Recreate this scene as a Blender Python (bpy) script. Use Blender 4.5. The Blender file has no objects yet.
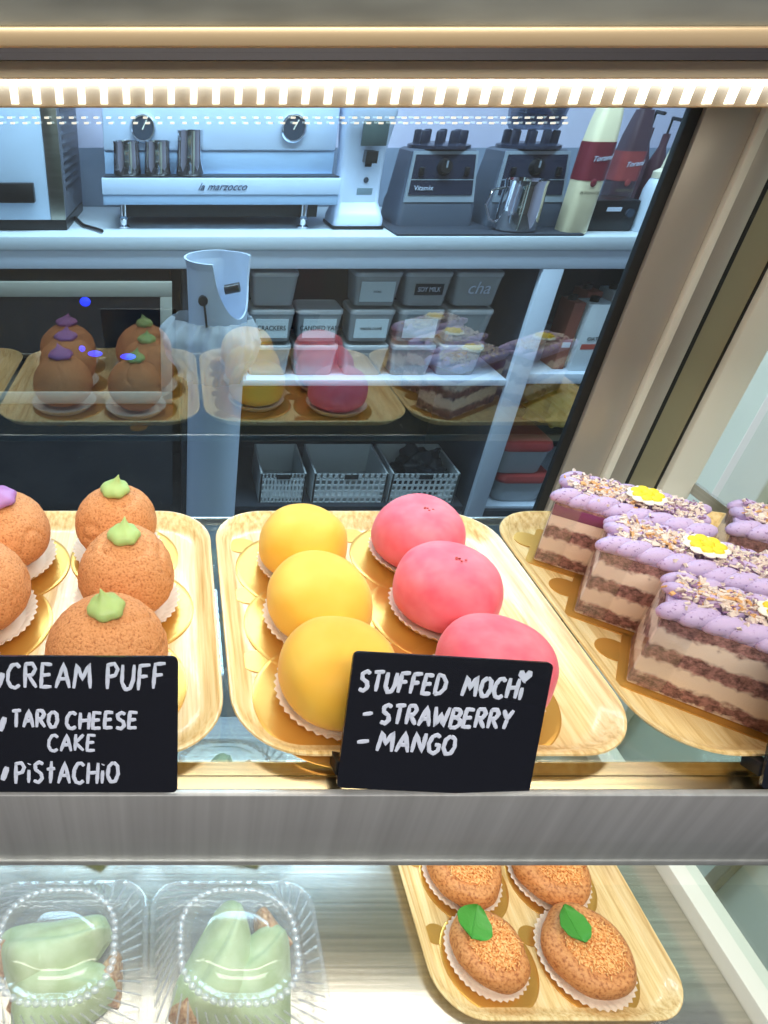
import bpy, bmesh, math, random
from mathutils import Vector, Matrix, noise
random.seed(7)
S = bpy.context.scene
COL = S.collection
PI = math.pi

# ------------------------------------------------------------------ camera
PITCH = math.radians(33.8)
EYE = 1.60
FPX = 622.0
cam_d = bpy.data.cameras.new('camera')
cam = bpy.data.objects.new('camera', cam_d)
COL.objects.link(cam)
cam.location = (0, 0, EYE)
cam.rotation_euler = (PI / 2 - PITCH, 0, 0)
cam_d.sensor_fit = 'VERTICAL'
cam_d.sensor_height = 36
cam_d.lens = FPX / 1024 * 36
cam_d.shift_x = (384 - 175) / 1024
cam_d.clip_start = 0.01
S.camera = cam

# ------------------------------------------------------------------ world, exposure, large lights
S.view_settings.view_transform = 'Standard'
S.view_settings.look = 'None'
S.view_settings.gamma = 1
S.view_settings.use_curve_mapping = False
S.view_settings.exposure = 0.0
W = bpy.data.worlds.new('world')
S.world = W
W.use_nodes = True
W.node_tree.nodes['Background'].inputs[0].default_value = (0.86, 0.90, 1.0, 1)
W.node_tree.nodes['Background'].inputs[1].default_value = 0.5


def area(name, loc, rot, sx, sy, power, col):
    l = bpy.data.lights.new(name, 'AREA')
    l.shape = 'RECTANGLE'
    l.size, l.size_y = sx, sy
    l.energy = power
    l.color = col
    o = bpy.data.objects.new(name, l)
    o.location = loc
    o.rotation_euler = rot
    COL.objects.link(o)
    return o


area('staff_ceiling_light', (0.4, 1.9, 2.74), (0, 0, 0), 2.6, 0.5, 122, (0.76, 0.88, 1.0))
area('shop_ceiling_light', (0.3, -0.75, 2.70), (0, 0, 0), 2.2, 0.6, 46, (1.0, 0.96, 0.90))
area('case_top_light', (-0.1, 0.43, 1.612), (math.radians(-6), 0, 0), 1.36, 0.05, 1.75, (1.0, 0.93, 0.82))
area('under_shelf_light', (-0.2, 0.26, 1.222), (math.radians(18), 0, 0), 1.5, 0.03, 1.9, (1.0, 0.94, 0.84))

# ------------------------------------------------------------------ helpers
def at(px, py, Y=None, Z=None):
    """world point seen at a photo pixel, at depth Y or height Z"""
    u = (px - 175) / FPX
    v = (512 - py) / FPX
    d = Vector((u, math.cos(PITCH) + v * math.sin(PITCH), -math.sin(PITCH) + v * math.cos(PITCH)))
    t = Y / d.y if Y is not None else (Z - EYE) / d.z
    return Vector((0, 0, EYE)) + d * t


class MB:
    def __init__(s):
        s.v, s.f = [], []

    def add(s, vs, fs, M=None):
        n = len(s.v)
        for p in vs:
            p = Vector(p)
            s.v.append(M @ p if M is not None else p)
        for f in fs:
            s.f.append([i + n for i in f])
        return s

    def box(s, x0, x1, y0, y1, z0, z1, b=0.0, M=None):
        if b <= 0:
            vs = [(x, y, z) for z in (z0, z1) for x, y in ((x0, y0), (x1, y0), (x1, y1), (x0, y1))]
            fs = [(3, 2, 1, 0), (4, 5, 6, 7), (0, 1, 5, 4), (1, 2, 6, 5), (2, 3, 7, 6), (3, 0, 4, 7)]
            return s.add(vs, fs, M)
        bm = bmesh.new()
        bmesh.ops.create_cube(bm, size=1)
        for v in bm.verts:
            v.co = Vector(((x0 + x1) / 2 + v.co.x * (x1 - x0), (y0 + y1) / 2 + v.co.y * (y1 - y0), (z0 + z1) / 2 + v.co.z * (z1 - z0)))
        bmesh.ops.bevel(bm, geom=bm.edges[:], offset=b, segments=2, profile=0.5, affect='EDGES')
        bm.verts.index_update()
        s.add([v.co.copy() for v in bm.verts], [[v.index for v in f.verts] for f in bm.faces], M)
        bm.free()
        return s

    def rings(s, rings, cap0=True, cap1=True, M=None, closed=False):
        n = len(rings[0])
        vs = [p for r in rings for p in r]
        fs = []
        R = len(rings)
        for k in range(R if closed else R - 1):
            a, b = k * n, ((k + 1) % R) * n
            for i in range(n):
                j = (i + 1) % n
                fs.append((a + i, a + j, b + j, b + i))
        if not closed:
            if cap0:
                fs.append(tuple(reversed(range(n))))
            if cap1:
                fs.append(tuple(range((R - 1) * n, R * n)))
        return s.add(vs, fs, M)

    def lathe(s, prof, n=32, c=(0, 0, 0), M=None, cap0=True, cap1=True):
        rs = [[(c[0] + r * math.cos(2 * PI * i / n), c[1] + r * math.sin(2 * PI * i / n), c[2] + z) for i in range(n)] for r, z in prof]
        return s.rings(rs, cap0, cap1, M)

    def cyl(s, p0, p1, r, n=16, r2=None):
        p0, p1 = Vector(p0), Vector(p1)
        r2 = r if r2 is None else r2
        d = (p1 - p0).normalized()
        a = d.orthogonal().normalized()
        b = d.cross(a)
        rs = [[p + (a * math.cos(2 * PI * i / n) + b * math.sin(2 * PI * i / n)) * q for i in range(n)] for p, q in ((p0, r), (p1, r2))]
        return s.rings(rs)

    def tube(s, pts, r, n=8):
        pts = [Vector(p) for p in pts]
        rs = []
        prev = None
        for k, p in enumerate(pts):
            d = (pts[min(k + 1, len(pts) - 1)] - pts[max(k - 1, 0)]).normalized()
            if prev is None:
                a = d.orthogonal().normalized()
            else:
                a = (prev - d * prev.dot(d)).normalized()
            prev = a
            b = d.cross(a)
            q = r[k] if isinstance(r, (list, tuple)) else r
            rs.append([p + (a * math.cos(2 * PI * i / n) + b * math.sin(2 * PI * i / n)) * q for i in range(n)])
        return s.rings(rs)

    def prism(s, out, z0, z1, M=None):
        return s.rings([[(x, y, z0) for x, y in out], [(x, y, z1) for x, y in out]], True, True, M)

    def ball(s, c, rx, ry=None, rz=None, n=16, m=10, M=None):
        ry = rx if ry is None else ry
        rz = rx if rz is None else rz
        rs = []
        for k in range(m + 1):
            a = -PI / 2 + PI * max(0.02, min(m - 0.02, k)) / m
            rs.append([(c[0] + rx * math.cos(a) * math.cos(2 * PI * i / n), c[1] + ry * math.cos(a) * math.sin(2 * PI * i / n), c[2] + rz * math.sin(a)) for i in range(n)])
        return s.rings(rs, True, True, M)

    def build(s, name, mt, parent=None, smooth=True, angle=40, loc=None, rot=None):
        me = bpy.data.meshes.new(name)
        me.from_pydata([tuple(v) for v in s.v], [], s.f)
        me.materials.append(mt)
        bm = bmesh.new()
        bm.from_mesh(me)
        bmesh.ops.recalc_face_normals(bm, faces=bm.faces[:])
        bm.to_mesh(me)
        bm.free()
        if smooth:
            me.shade_smooth()
            me.set_sharp_from_angle(angle=math.radians(angle))
        o = bpy.data.objects.new(name, me)
        COL.objects.link(o)
        if parent:
            o.parent = parent
        if loc is not None:
            o.location = loc
        if rot is not None:
            o.rotation_euler = rot
        return o


def tag(o, label=None, cat=None, group=None, kind=None):
    if label:
        o['label'] = label
    if cat:
        o['category'] = cat
    if group:
        o['group'] = group
    if kind:
        o['kind'] = kind
    return o


def empty(name, loc=(0, 0, 0), rz=0, label=None, cat=None, group=None):
    o = bpy.data.objects.new(name, None)
    o.empty_display_size = 0.02
    COL.objects.link(o)
    o.location = loc
    o.rotation_euler = (0, 0, rz)
    return tag(o, label, cat, group)


def dup(root, loc, rz=0, label=None, group=None, scale=None):
    def rec(o, par):
        c = o.copy()
        COL.objects.link(c)
        if par:
            c.parent = par
        for ch in list(o.children):
            rec(ch, c)
        return c
    r = rec(root, None)
    r.location = loc
    r.rotation_euler = (0, 0, rz)
    if scale:
        r.scale = scale
    if label:
        r['label'] = label
    if group:
        r['group'] = group
    return r


def rrect(w, d, r, n=8, cx=0, cy=0):
    out = []
    for qx, qy, a0 in ((1, 1, 0), (-1, 1, PI / 2), (-1, -1, PI), (1, -1, 1.5 * PI)):
        for i in range(n + 1):
            a = a0 + PI / 2 * i / n
            out.append((cx + qx * (w / 2 - r) + r * math.cos(a), cy + qy * (d / 2 - r) + r * math.sin(a)))
    return out


# ------------------------------------------------------------------ materials
def lin(c):
    return tuple(((x / 255) / 12.92 if x / 255 <= 0.04045 else ((x / 255 + 0.055) / 1.055) ** 2.4) for x in c) + (1,)


def mat(name, col=(200, 200, 200), rough=0.5, metal=0.0, emit=None, estr=1.0, spec=None, bump=None, sss=0.0, coat=0.0, alpha=None, sheen=0.0):
    m = bpy.data.materials.new(name)
    m.use_nodes = True
    nt = m.node_tree
    b = nt.nodes['Principled BSDF']
    b.inputs['Base Color'].default_value = lin(col)
    b.inputs['Roughness'].default_value = rough
    b.inputs['Metallic'].default_value = metal
    if spec is not None:
        b.inputs['Specular IOR Level'].default_value = spec
    if emit:
        b.inputs['Emission Color'].default_value = lin(emit)
        b.inputs['Emission Strength'].default_value = estr
    if sss:
        b.inputs['Subsurface Weight'].default_value = sss
        b.inputs['Subsurface Scale'].default_value = 0.008
        b.inputs['Subsurface Radius'].default_value = (1, 0.5, 0.3)
    if coat:
        b.inputs['Coat Weight'].default_value = coat
    if sheen:
        b.inputs['Sheen Weight'].default_value = sheen
    if bump:
        sc, st = bump
        tc = nt.nodes.new('ShaderNodeTexCoord')
        nz = nt.nodes.new('ShaderNodeTexNoise')
        nz.inputs['Scale'].default_value = sc
        nz.inputs['Detail'].default_value = 5
        bp = nt.nodes.new('ShaderNodeBump')
        bp.inputs['Strength'].default_value = st
        bp.inputs['Distance'].default_value = 0.002
        nt.links.new(tc.outputs['Object'], nz.inputs['Vector'])
        nt.links.new(nz.outputs['Fac'], bp.inputs['Height'])
        nt.links.new(bp.outputs['Normal'], b.inputs['Normal'])
    return m


def mottle(m, cols, scale=(30, 30, 30), lo=0.35, hi=0.65, detail=4, coord='Object', rough=0.5):
    """colour varied by noise between two or more colours"""
    nt = m.node_tree
    b = nt.nodes['Principled BSDF']
    tc = nt.nodes.new('ShaderNodeTexCoord')
    mp = nt.nodes.new('ShaderNodeMapping')
    mp.inputs['Scale'].default_value = scale
    nz = nt.nodes.new('ShaderNodeTexNoise')
    nz.inputs['Scale'].default_value = 1
    nz.inputs['Detail'].default_value = detail
    nz.inputs['Roughness'].default_value = rough
    cr = nt.nodes.new('ShaderNodeValToRGB')
    cr.color_ramp.elements[0].position = lo
    cr.color_ramp.elements[0].color = lin(cols[0])
    cr.color_ramp.elements[1].position = hi
    cr.color_ramp.elements[1].color = lin(cols[-1])
    for k, c in enumerate(cols[1:-1]):
        e = cr.color_ramp.elements.new(lo + (hi - lo) * (k + 1) / (len(cols) - 1))
        e.color = lin(c)
    nt.links.new(tc.outputs[coord], mp.inputs['Vector'])
    nt.links.new(mp.outputs['Vector'], nz.inputs['Vector'])
    nt.links.new(nz.outputs['Fac'], cr.inputs['Fac'])
    nt.links.new(cr.outputs['Color'], b.inputs['Base Color'])
    return nz, cr


def glass(name, tint=(1, 1, 1), refl=0.08, rough=0.0, fresnel=0.0, haze=0.0):
    """thin clear sheet: transmits a tint, reflects a share"""
    m = bpy.data.materials.new(name)
    m.use_nodes = True
    nt = m.node_tree
    nt.nodes.clear()
    out = nt.nodes.new('ShaderNodeOutputMaterial')
    mx = nt.nodes.new('ShaderNodeMixShader')
    tr = nt.nodes.new('ShaderNodeBsdfTransparent')
    gl = nt.nodes.new('ShaderNodeBsdfGlossy')
    tr.inputs['Color'].default_value = tuple(tint) + (1,)
    gl.inputs['Roughness'].default_value = rough
    if fresnel:
        lw = nt.nodes.new('ShaderNodeLayerWeight')
        lw.inputs['Blend'].default_value = 0.5
        mr = nt.nodes.new('ShaderNodeMath')
        mr.operation = 'POWER'
        mr.inputs[1].default_value = 3.0
        ma = nt.nodes.new('ShaderNodeMath')
        ma.operation = 'MULTIPLY_ADD'
        ma.inputs[1].default_value = fresnel
        ma.inputs[2].default_value = refl
        nt.links.new(lw.outputs['Facing'], mr.inputs[0])
        nt.links.new(mr.outputs[0], ma.inputs[0])
        nt.links.new(ma.outputs[0], mx.inputs[0])
    else:
        mx.inputs[0].default_value = refl
    nt.links.new(tr.outputs[0], mx.inputs[1])
    nt.links.new(gl.outputs[0], mx.inputs[2])
    if haze:
        m2 = nt.nodes.new('ShaderNodeMixShader')
        df = nt.nodes.new('ShaderNodeBsdfDiffuse')
        df.inputs['Color'].default_value = (0.9, 0.92, 0.93, 1)
        m2.inputs[0].default_value = haze
        nt.links.new(mx.outputs[0], m2.inputs[1])
        nt.links.new(df.outputs[0], m2.inputs[2])
        nt.links.new(m2.outputs[0], out.inputs[0])
    else:
        nt.links.new(mx.outputs[0], out.inputs[0])
    return m


def brushed(name, col, rough, scale, strength=0.15, cvar=0.12):
    m = mat(name, col, rough, 1.0)
    c2 = tuple(int(x * (1 - cvar)) for x in col)
    nz, cr = mottle(m, [c2, col], scale, 0.3, 0.7, 3)
    nt = m.node_tree
    bp = nt.nodes.new('ShaderNodeBump')
    bp.inputs['Strength'].default_value = strength
    bp.inputs['Distance'].default_value = 0.001
    nt.links.new(nz.outputs['Fac'], bp.inputs['Height'])
    nt.links.new(bp.outputs['Normal'], nt.nodes['Principled BSDF'].inputs['Normal'])
    return m


M = {}
M['steel'] = brushed('brushed_steel', (196, 196, 194), 0.28, (2, 2, 300), 0.05)
M['rail'] = brushed('rail_steel', (206, 206, 204), 0.36, (110, 2, 2), 0.05, 0.10)
M['rail'].node_tree.nodes['Principled BSDF'].inputs['Metallic'].default_value = 0.55
M['ledge'] = brushed('polished_ledge', (226, 206, 166), 0.22, (3, 200, 3), 0.03)
M['deck'] = brushed('deck_steel', (226, 222, 212), 0.24, (3, 260, 3), 0.06)
M['post'] = mat('post_steel', (188, 180, 168), 0.36, 0.4)
M['fascia'] = brushed('fascia_steel', (172, 176, 168), 0.40, (9, 9, 40), 0.2, 0.35)
M['fascia'].node_tree.nodes['Principled BSDF'].inputs['Metallic'].default_value = 0.35
M['brass'] = mat('warm_metal', (232, 204, 160), 0.35, 0.35)
M['beige'] = mat('beige_trim', (230, 210, 176), 0.45)
M['chrome'] = mat('chrome', (225, 225, 228), 0.06, 1.0)
M['darkseal'] = mat('rubber_seal', (28, 30, 30), 0.6)
M['olive'] = mat('olive_channel', (172, 165, 134), 0.35, 0.4)
M['white_frame'] = mat('white_frame', (232, 228, 214), 0.45)
M['led'] = mat('led_emitter', (255, 250, 235), 0.4, emit=(255, 250, 238), estr=6.0)
M['led_dim'] = mat('led_rib', (255, 250, 240), 0.4, emit=(255, 248, 232), estr=1.6)
M['cell'] = mat('cell_backing', (168, 164, 158), 0.6)
M['rear_glass'] = glass('rear_glass', (0.82, 0.95, 1.0), 0.17)
M['front_glass'] = glass('front_glass', (0.985, 0.995, 0.99), 0.012, fresnel=0.06)
M['side_glass'] = glass('side_glass', (0.84, 0.92, 0.88), 0.06)
M['shelf_glass'] = glass('shelf_glass', (0.93, 0.97, 0.95), 0.08, fresnel=0.15)
M['clear'] = glass('clear_plastic', (0.985, 0.99, 0.99), 0.05, rough=0.10, fresnel=0.35, haze=0.09)
M['clear_bead'] = glass('clear_bead', (0.97, 0.98, 0.98), 0.10, rough=0.12, fresnel=0.4, haze=0.22)
M['film'] = glass('clear_film', (0.95, 0.95, 0.97), 0.10, rough=0.1, fresnel=0.4)
M['bag'] = glass('bag_film', (0.9, 0.93, 0.96), 0.10, rough=0.2, fresnel=0.5, haze=0.35)

wood = mat('wood_print', (244, 214, 150), 0.35, coat=0.2)
mottle(wood, [(208, 164, 98), (238, 204, 142), (246, 220, 168)], (240, 9, 240), 0.34, 0.66, 6, rough=0.65)
M['wood'] = wood
rim = mat('tray_edge', (246, 226, 172), 0.35)
M['gold'] = mat('gold_board', (212, 158, 74), 0.28, 0.6)
M['paper'] = mat('white_paper', (240, 222, 200), 0.8)
M['mango'] = mat('mango_mochi', (252, 204, 66), 0.62, sss=0.25, bump=(160, 0.08), sheen=0.15)
mottle(M['mango'], [(251, 186, 54), (253, 204, 82)], (28, 28, 28), 0.35, 0.7)
M['straw'] = mat('strawberry_mochi', (246, 92, 110), 0.62, sss=0.25, bump=(160, 0.10), sheen=0.15)
mottle(M['straw'], [(242, 92, 114), (252, 134, 146)], (45, 45, 45), 0.35, 0.7)
M['mochi_mark'] = mat('mochi_mark', (190, 80, 70), 0.7)
puff = mat('puff_crust', (206, 132, 70), 0.7)
M['puff'] = puff
nzp, crp = mottle(puff, [(170, 98, 52), (208, 134, 78), (222, 152, 96)], (560, 560, 560), 0.30, 0.54, 7)
bpn = puff.node_tree.nodes.new('ShaderNodeBump')
bpn.inputs['Strength'].default_value = 0.45
bpn.inputs['Distance'].default_value = 0.002
puff.node_tree.links.new(nzp.outputs['Fac'], bpn.inputs['Height'])
puff.node_tree.links.new(bpn.outputs['Normal'], puff.node_tree.nodes['Principled BSDF'].inputs['Normal'])
M['pistachio'] = mat('pistachio_cream', (178, 202, 124), 0.45, sss=0.2)
M['taro'] = mat('taro_cream', (176, 120, 176), 0.45, sss=0.2)
M['lilac'] = mat('lilac_cream', (190, 165, 205), 0.5, sss=0.1, bump=(900, 0.15))
mottle(M['lilac'], [(146, 116, 160), (188, 162, 202), (198, 174, 210)], (500, 500, 500), 0.30, 0.42, 2)
M['crumbA'] = mat('crumb_purple', (158, 122, 152), 0.7)
M['crumbB'] = mat('crumb_cream', (226, 206, 192), 0.7)
M['crumbC'] = mat('crumb_toffee', (222, 168, 110), 0.6)
M['petalY'] = mat('petal_yellow', (250, 214, 50), 0.6)
M['petalW'] = mat('petal_white', (250, 244, 225), 0.6)
M['black_card'] = mat('black_card', (22, 25, 34), 0.16, spec=0.6)
M['black'] = mat('black_plastic', (20, 20, 22), 0.35)
M['chalk'] = mat('chalk_ink', (205, 212, 228), 0.8)
M['leaf'] = mat('mint_leaf', (72, 150, 50), 0.5, bump=(300, 0.3))
M['bun'] = mat('bun_crust', (196, 118, 56), 0.6)
mottle(M['bun'], [(164, 92, 42), (208, 134, 74), (220, 152, 90)], (340, 340, 340), 0.33, 0.6, 5)
M['floss'] = mat('cheese_floss', (240, 178, 96), 0.7)
mottle(M['floss'], [(196, 104, 40), (238, 164, 88), (246, 196, 128)], (420, 420, 420), 0.35, 0.6, 3)
M['crepe'] = mat('pandan_crepe', (186, 206, 158), 0.7, bump=(60, 0.3))
mottle(M['crepe'], [(172, 188, 138), (196, 208, 166)], (40, 40, 40), 0.35, 0.65)
M['filling'] = mat('coconut_filling', (196, 146, 100), 0.7)
mottle(M['filling'], [(160, 104, 60), (224, 184, 140)], (300, 300, 300), 0.35, 0.65)

# layered sponge, by height inside the slice
def cake_material():
    m = mat('layer_cake', (230, 210, 200), 0.75)
    nt = m.node_tree
    b = nt.nodes['Principled BSDF']
    tc = nt.nodes.new('ShaderNodeTexCoord')
    sp = nt.nodes.new('ShaderNodeSeparateXYZ')
    nz = nt.nodes.new('ShaderNodeTexNoise')
    nz.inputs['Scale'].default_value = 120
    nz.inputs['Detail'].default_value = 5
    ad = nt.nodes.new('ShaderNodeMath'); ad.operation = 'MULTIPLY_ADD'
    ad.inputs[1].default_value = 0.016
    dv = nt.nodes.new('ShaderNodeMath'); dv.operation = 'MULTIPLY_ADD'
    dv.inputs[1].default_value = 1 / 0.075
    dv.inputs[2].default_value = -0.11
    cr = nt.nodes.new('ShaderNodeValToRGB')
    R = cr.color_ramp
    R.interpolation = 'LINEAR'
    cream = lin((238, 216, 196)); sponge = lin((140, 104, 98)); taro = lin((150, 96, 130)); lil = lin((206, 176, 208))
    stops = [(0.0, cream), (0.03, sponge), (0.14, sponge), (0.19, cream), (0.34, cream), (0.39, sponge), (0.50, sponge), (0.55, cream), (0.68, cream), (0.73, sponge), (0.89, sponge), (0.95, lil), (1.0, lil)]
    R.elements[0].position, R.elements[0].color = stops[0]
    R.elements[1].position, R.elements[1].color = stops[-1]
    for p, c in stops[1:-1]:
        e = R.elements.new(p); e.color = c
    n2 = nt.nodes.new('ShaderNodeTexNoise'); n2.inputs['Scale'].default_value = 190; n2.inputs['Detail'].default_value = 8; n2.inputs['Roughness'].default_value = 0.75
    r2 = nt.nodes.new('ShaderNodeValToRGB')
    r2.color_ramp.elements[0].position = 0.40; r2.color_ramp.elements[0].color = (0.40, 0.34, 0.33, 1)
    r2.color_ramp.elements[1].position = 0.62; r2.color_ramp.elements[1].color = (1.9, 1.75, 1.75, 1)
    # speckle only in the sponge bands: mix by darkness of the band
    bw = nt.nodes.new('ShaderNodeRGBToBW')
    rr = nt.nodes.new('ShaderNodeMapRange')
    rr.inputs['From Min'].default_value = 0.55; rr.inputs['From Max'].default_value = 0.25
    mxc = nt.nodes.new('ShaderNodeMix'); mxc.data_type = 'RGBA'; mxc.blend_type = 'MULTIPLY'
    L = nt.links.new
    L(tc.outputs['Object'], sp.inputs[0]); L(tc.outputs['Object'], nz.inputs['Vector']); L(tc.outputs['Object'], n2.inputs['Vector'])
    L(nz.outputs['Fac'], ad.inputs[0]); L(sp.outputs['Z'], ad.inputs[2])
    L(ad.outputs[0], dv.inputs[0]); L(dv.outputs[0], cr.inputs['Fac'])
    L(cr.outputs['Color'], bw.inputs[0]); L(bw.outputs[0], rr.inputs['Value'])
    L(n2.outputs['Fac'], r2.inputs['Fac'])
    L(rr.outputs[0], mxc.inputs['Factor']); L(cr.outputs['Color'], mxc.inputs[6]); L(r2.outputs['Color'], mxc.inputs[7])
    L(mxc.outputs[2], b.inputs['Base Color'])
    bp = nt.nodes.new('ShaderNodeBump'); bp.inputs['Strength'].default_value = 0.5; bp.inputs['Distance'].default_value = 0.002
    L(n2.outputs['Fac'], bp.inputs['Height']); L(bp.outputs['Normal'], b.inputs['Normal'])
    return m
M['cake'] = cake_material()

# ------------------------------------------------------------------ room shell
def struct(name, mb, mt, label=None):
    o = mb.build(name, mt, smooth=False)
    o['kind'] = 'structure'
    return o
m_floor = mat('floor_tile', (90, 92, 96), 0.5)
mottle(m_floor, [(78, 80, 84), (100, 102, 106)], (3, 3, 3), 0.4, 0.6)
m_wall = mat('lavender_wall', (196, 192, 210), 0.8)
mottle(m_wall, [(188, 184, 204), (202, 198, 216)], (2, 2, 2), 0.4, 0.6)
m_pale = mat('pale_wall', (214, 224, 206), 0.8)
mottle(m_pale, [(206, 218, 200), (222, 230, 214)], (2, 2, 2), 0.4, 0.6)
m_ceil = mat('ceiling_paint', (225, 225, 225), 0.9)
m_splash = mat('splashback', (128, 140, 158), 0.35)
mottle(m_splash, [(120, 132, 150), (136, 148, 166)], (4, 4, 4), 0.4, 0.6)
struct('floor', MB().box(-2.5, 3.0, -2.5, 3.1, -0.05, 0), m_floor)
struct('ceiling', MB().box(-2.5, 3.0, -2.5, 3.1, 2.8, 2.85), m_ceil)
struct('wall_back', MB().box(-2.5, 3.0, 3.0, 3.1, 0, 2.8), m_wall)
struct('wall_left', MB().box(-2.6, -2.5, -2.6, 3.1, 0, 2.8), m_wall)
struct('wall_right', MB().box(3.0, 3.1, -2.6, 3.1, 0, 2.8), m_wall)
struct('wall_partition', MB().box(0.98, 1.04, 0.30, 1.22, 0, 2.8), m_pale)
struct('wall_front', MB().box(-2.5, 3.0, -2.6, -2.5, 0, 2.8), mat('shop_wall', (120, 112, 104), 0.8))
struct('trim_1', MB().box(0.955, 0.978, 0.86, 0.94, 0, 2.8, 0.003), M['white_frame'])
struct('trim_2', MB().box(0.96, 0.978, 0.55, 0.57, 0, 2.8, 0.003), M['olive'])
struct('trim_3', MB().box(-2.45, 2.95, 2.985, 2.998, 1.20, 1.42), m_splash)

# ------------------------------------------------------------------ display case
XL, XR = -0.95, 0.60
SH = 1.24           # upper shelf top
DK = 0.80           # lower deck top
case = empty('display_case', (0, 0.4, 0), 0, 'refrigerated stainless and glass pastry display case with lit LED strip', 'display case')


def cpart(name, mb, mt, parent=None, **kw):
    o = mb.build(name, mt, **kw)
    o.parent = parent or case
    if parent is None:
        o.location = -Vector(case.location)
    return o


# plinth and lower deck
cpart('plinth', MB().box(XL, XR + 0.04, 0.20, 0.63, 0.0, DK - 0.012, 0.004), M['steel'])
cpart('lower_deck', MB().box(XL, XR, 0.205, 0.625, DK - 0.012, DK, 0.0015), M['deck'])
cpart('side_sill', MB().box(XR, XR + 0.035, 0.205, 0.625, DK - 0.012, DK + 0.022, 0.003), M['white_frame'])
# upper glass shelf on rail
cpart('glass_shelf', MB().box(XL, XR, 0.247, 0.526, SH - 0.008, SH), M['shelf_glass'], smooth=False)
cpart('shelf_edge', MB().box(XL, XR, 0.526, 0.530, SH - 0.009, SH, 0.001), M['steel'])
cpart('shelf_rail', MB().box(XL, XR + 0.035, 0.2225, 0.2275, SH - 0.077, SH - 0.001, 0.001)
      .box(XL, XR + 0.035, 0.2215, 0.2300, SH - 0.083, SH - 0.077, 0.0008), M['rail'])
cpart('shelf_ledge', MB().box(XL, XR + 0.035, 0.2275, 0.2362, SH - 0.006, SH - 0.0015).box(XL, XR + 0.035, 0.2370, 0.2468, SH - 0.006, SH - 0.0015), M['ledge'], smooth=False)
for bx in (-0.6, 0.597):
    cpart('shelf_bracket', MB().box(bx - 0.002, bx + 0.002, 0.24, 0.62, SH - 0.022, SH - 0.009), M['steel'])
# front panes
z0, z1, y0, y1 = SH - 0.075, EYE + 0.02, 0.2175, 0.330
fg = MB().add([(XL, y0, z0), (XR + 0.03, y0, z0), (XR + 0.03, y1, z1), (XL, y1, z1)], [(0, 1, 2, 3)])
fg.add([(XL, y0 + 0.003, z0), (XR + 0.03, y0 + 0.003, z0), (XR + 0.03, y1 + 0.003, z1), (XL, y1 + 0.003, z1)], [(0, 1, 2, 3)])
cpart('front_glass', fg, M['front_glass'], smooth=False)
cpart('lower_front_glass', MB().box(XL, XR + 0.03, 0.206, 0.210, DK, SH - 0.085), M['front_glass'], smooth=False)
# side pane and corner post
sg = MB().add([(XR + 0.02, 0.215, DK), (XR + 0.02, 0.60, DK), (XR + 0.02, 0.60, EYE + 0.02), (XR + 0.02, 0.33, EYE + 0.02)], [(0, 1, 2, 3)])
cpart('side_glass', sg, M['side_glass'], smooth=False)
# canopy
cpart('canopy', MB().box(XL, XR + 0.06, 0.325, 0.66, EYE + 0.0235, EYE + 0.16, 0.002), M['fascia'])
cpart('canopy_trim', MB().box(XL, XR + 0.06, 0.318, 0.334, EYE + 0.0165, EYE + 0.0235, 0.002), M['brass'])
cpart('canopy_seal', MB().box(XL, XR + 0.06, 0.322, 0.334, EYE + 0.0150, EYE + 0.0165).box(XL, XR + 0.06, 0.325, 0.334, EYE + 0.0125, EYE + 0.015), M['chrome'], smooth=False)
cpart('lamp_housing', MB().box(XL, XR + 0.06, 0.328, 0.352, EYE + 0.0062, EYE + 0.0125, 0.0008), M['beige'])
# LED strip: diodes behind clear ribs
strip = cpart('led_strip', MB().box(XL, XR, 0.357, 0.359, EYE - 0.0042, EYE + 0.0070), M['cell'], smooth=False)
cpart('light_bar', MB().box(XL, XR, 0.3535, 0.3568, EYE + 0.0042, EYE + 0.0066, 0.0008), M['led'], strip)
nled = 100
for i in range(nled):
    x = -0.46 + 1.055 * i / (nled - 1)
    r = MB().box(x - 0.0016, x + 0.0016, 0.3545, 0.3569, EYE - 0.0034, EYE + 0.0041)
    o = cpart('led_rib', r, M['led_dim'], strip)
strip.rotation_euler.y = 0.0
cpart('strip_lip', MB().box(XL, XR, 0.352, 0.360, EYE - 0.0048, EYE - 0.0042), M['brass'], strip)

# rear sliding doors
RY = 0.618
door = empty('sliding_door')
door.parent = case
door.location = (-0.25, RY - 0.4, 0)
def dpart(name, mb, mt, **kw):
    o = mb.build(name, mt, door, **kw)
    o.location = -Vector((-0.25, RY, 0))
    return o
dpart('glass_pane', MB().box(XL, 0.431, RY + 0.004, RY + 0.0042, DK, EYE + 0.023), M['rear_glass'], smooth=False)
dpart('door_seal', MB().box(0.431, 0.4412, RY + 0.0005, RY + 0.008, DK, EYE + 0.023, 0.001), M['darkseal'])
dpart('door_stile', MB().box(0.4415, 0.487, RY - 0.003, RY + 0.010, DK, EYE + 0.023, 0.001), M['post'])
door2 = empty('rear_frame')
door2.parent = case
door2.location = (0.55, RY - 0.4, 0)
def epart(name, mb, mt, **kw):
    o = mb.build(name, mt, door2, **kw)
    o.location = -Vector((0.55, RY, 0))
    return o
epart('edge_glint', MB().box(0.4875, 0.4955, RY - 0.008, RY + 0.004, DK, EYE + 0.023, 0.001), M['white_frame'])  # white strip stands in for the bright reflection along the bevelled edge
epart('frame_stile', MB().box(0.496, 0.5195, RY - 0.003, RY + 0.012, DK, EYE + 0.023, 0.001), M['post'])
epart('frame_seal', MB().box(0.5197, 0.5235, RY - 0.003, RY + 0.008, DK, EYE + 0.023), M['darkseal'])
epart('frame_channel', MB().box(0.5238, 0.558, RY + 0.0, RY + 0.010, DK, EYE + 0.023), M['olive'])
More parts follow.
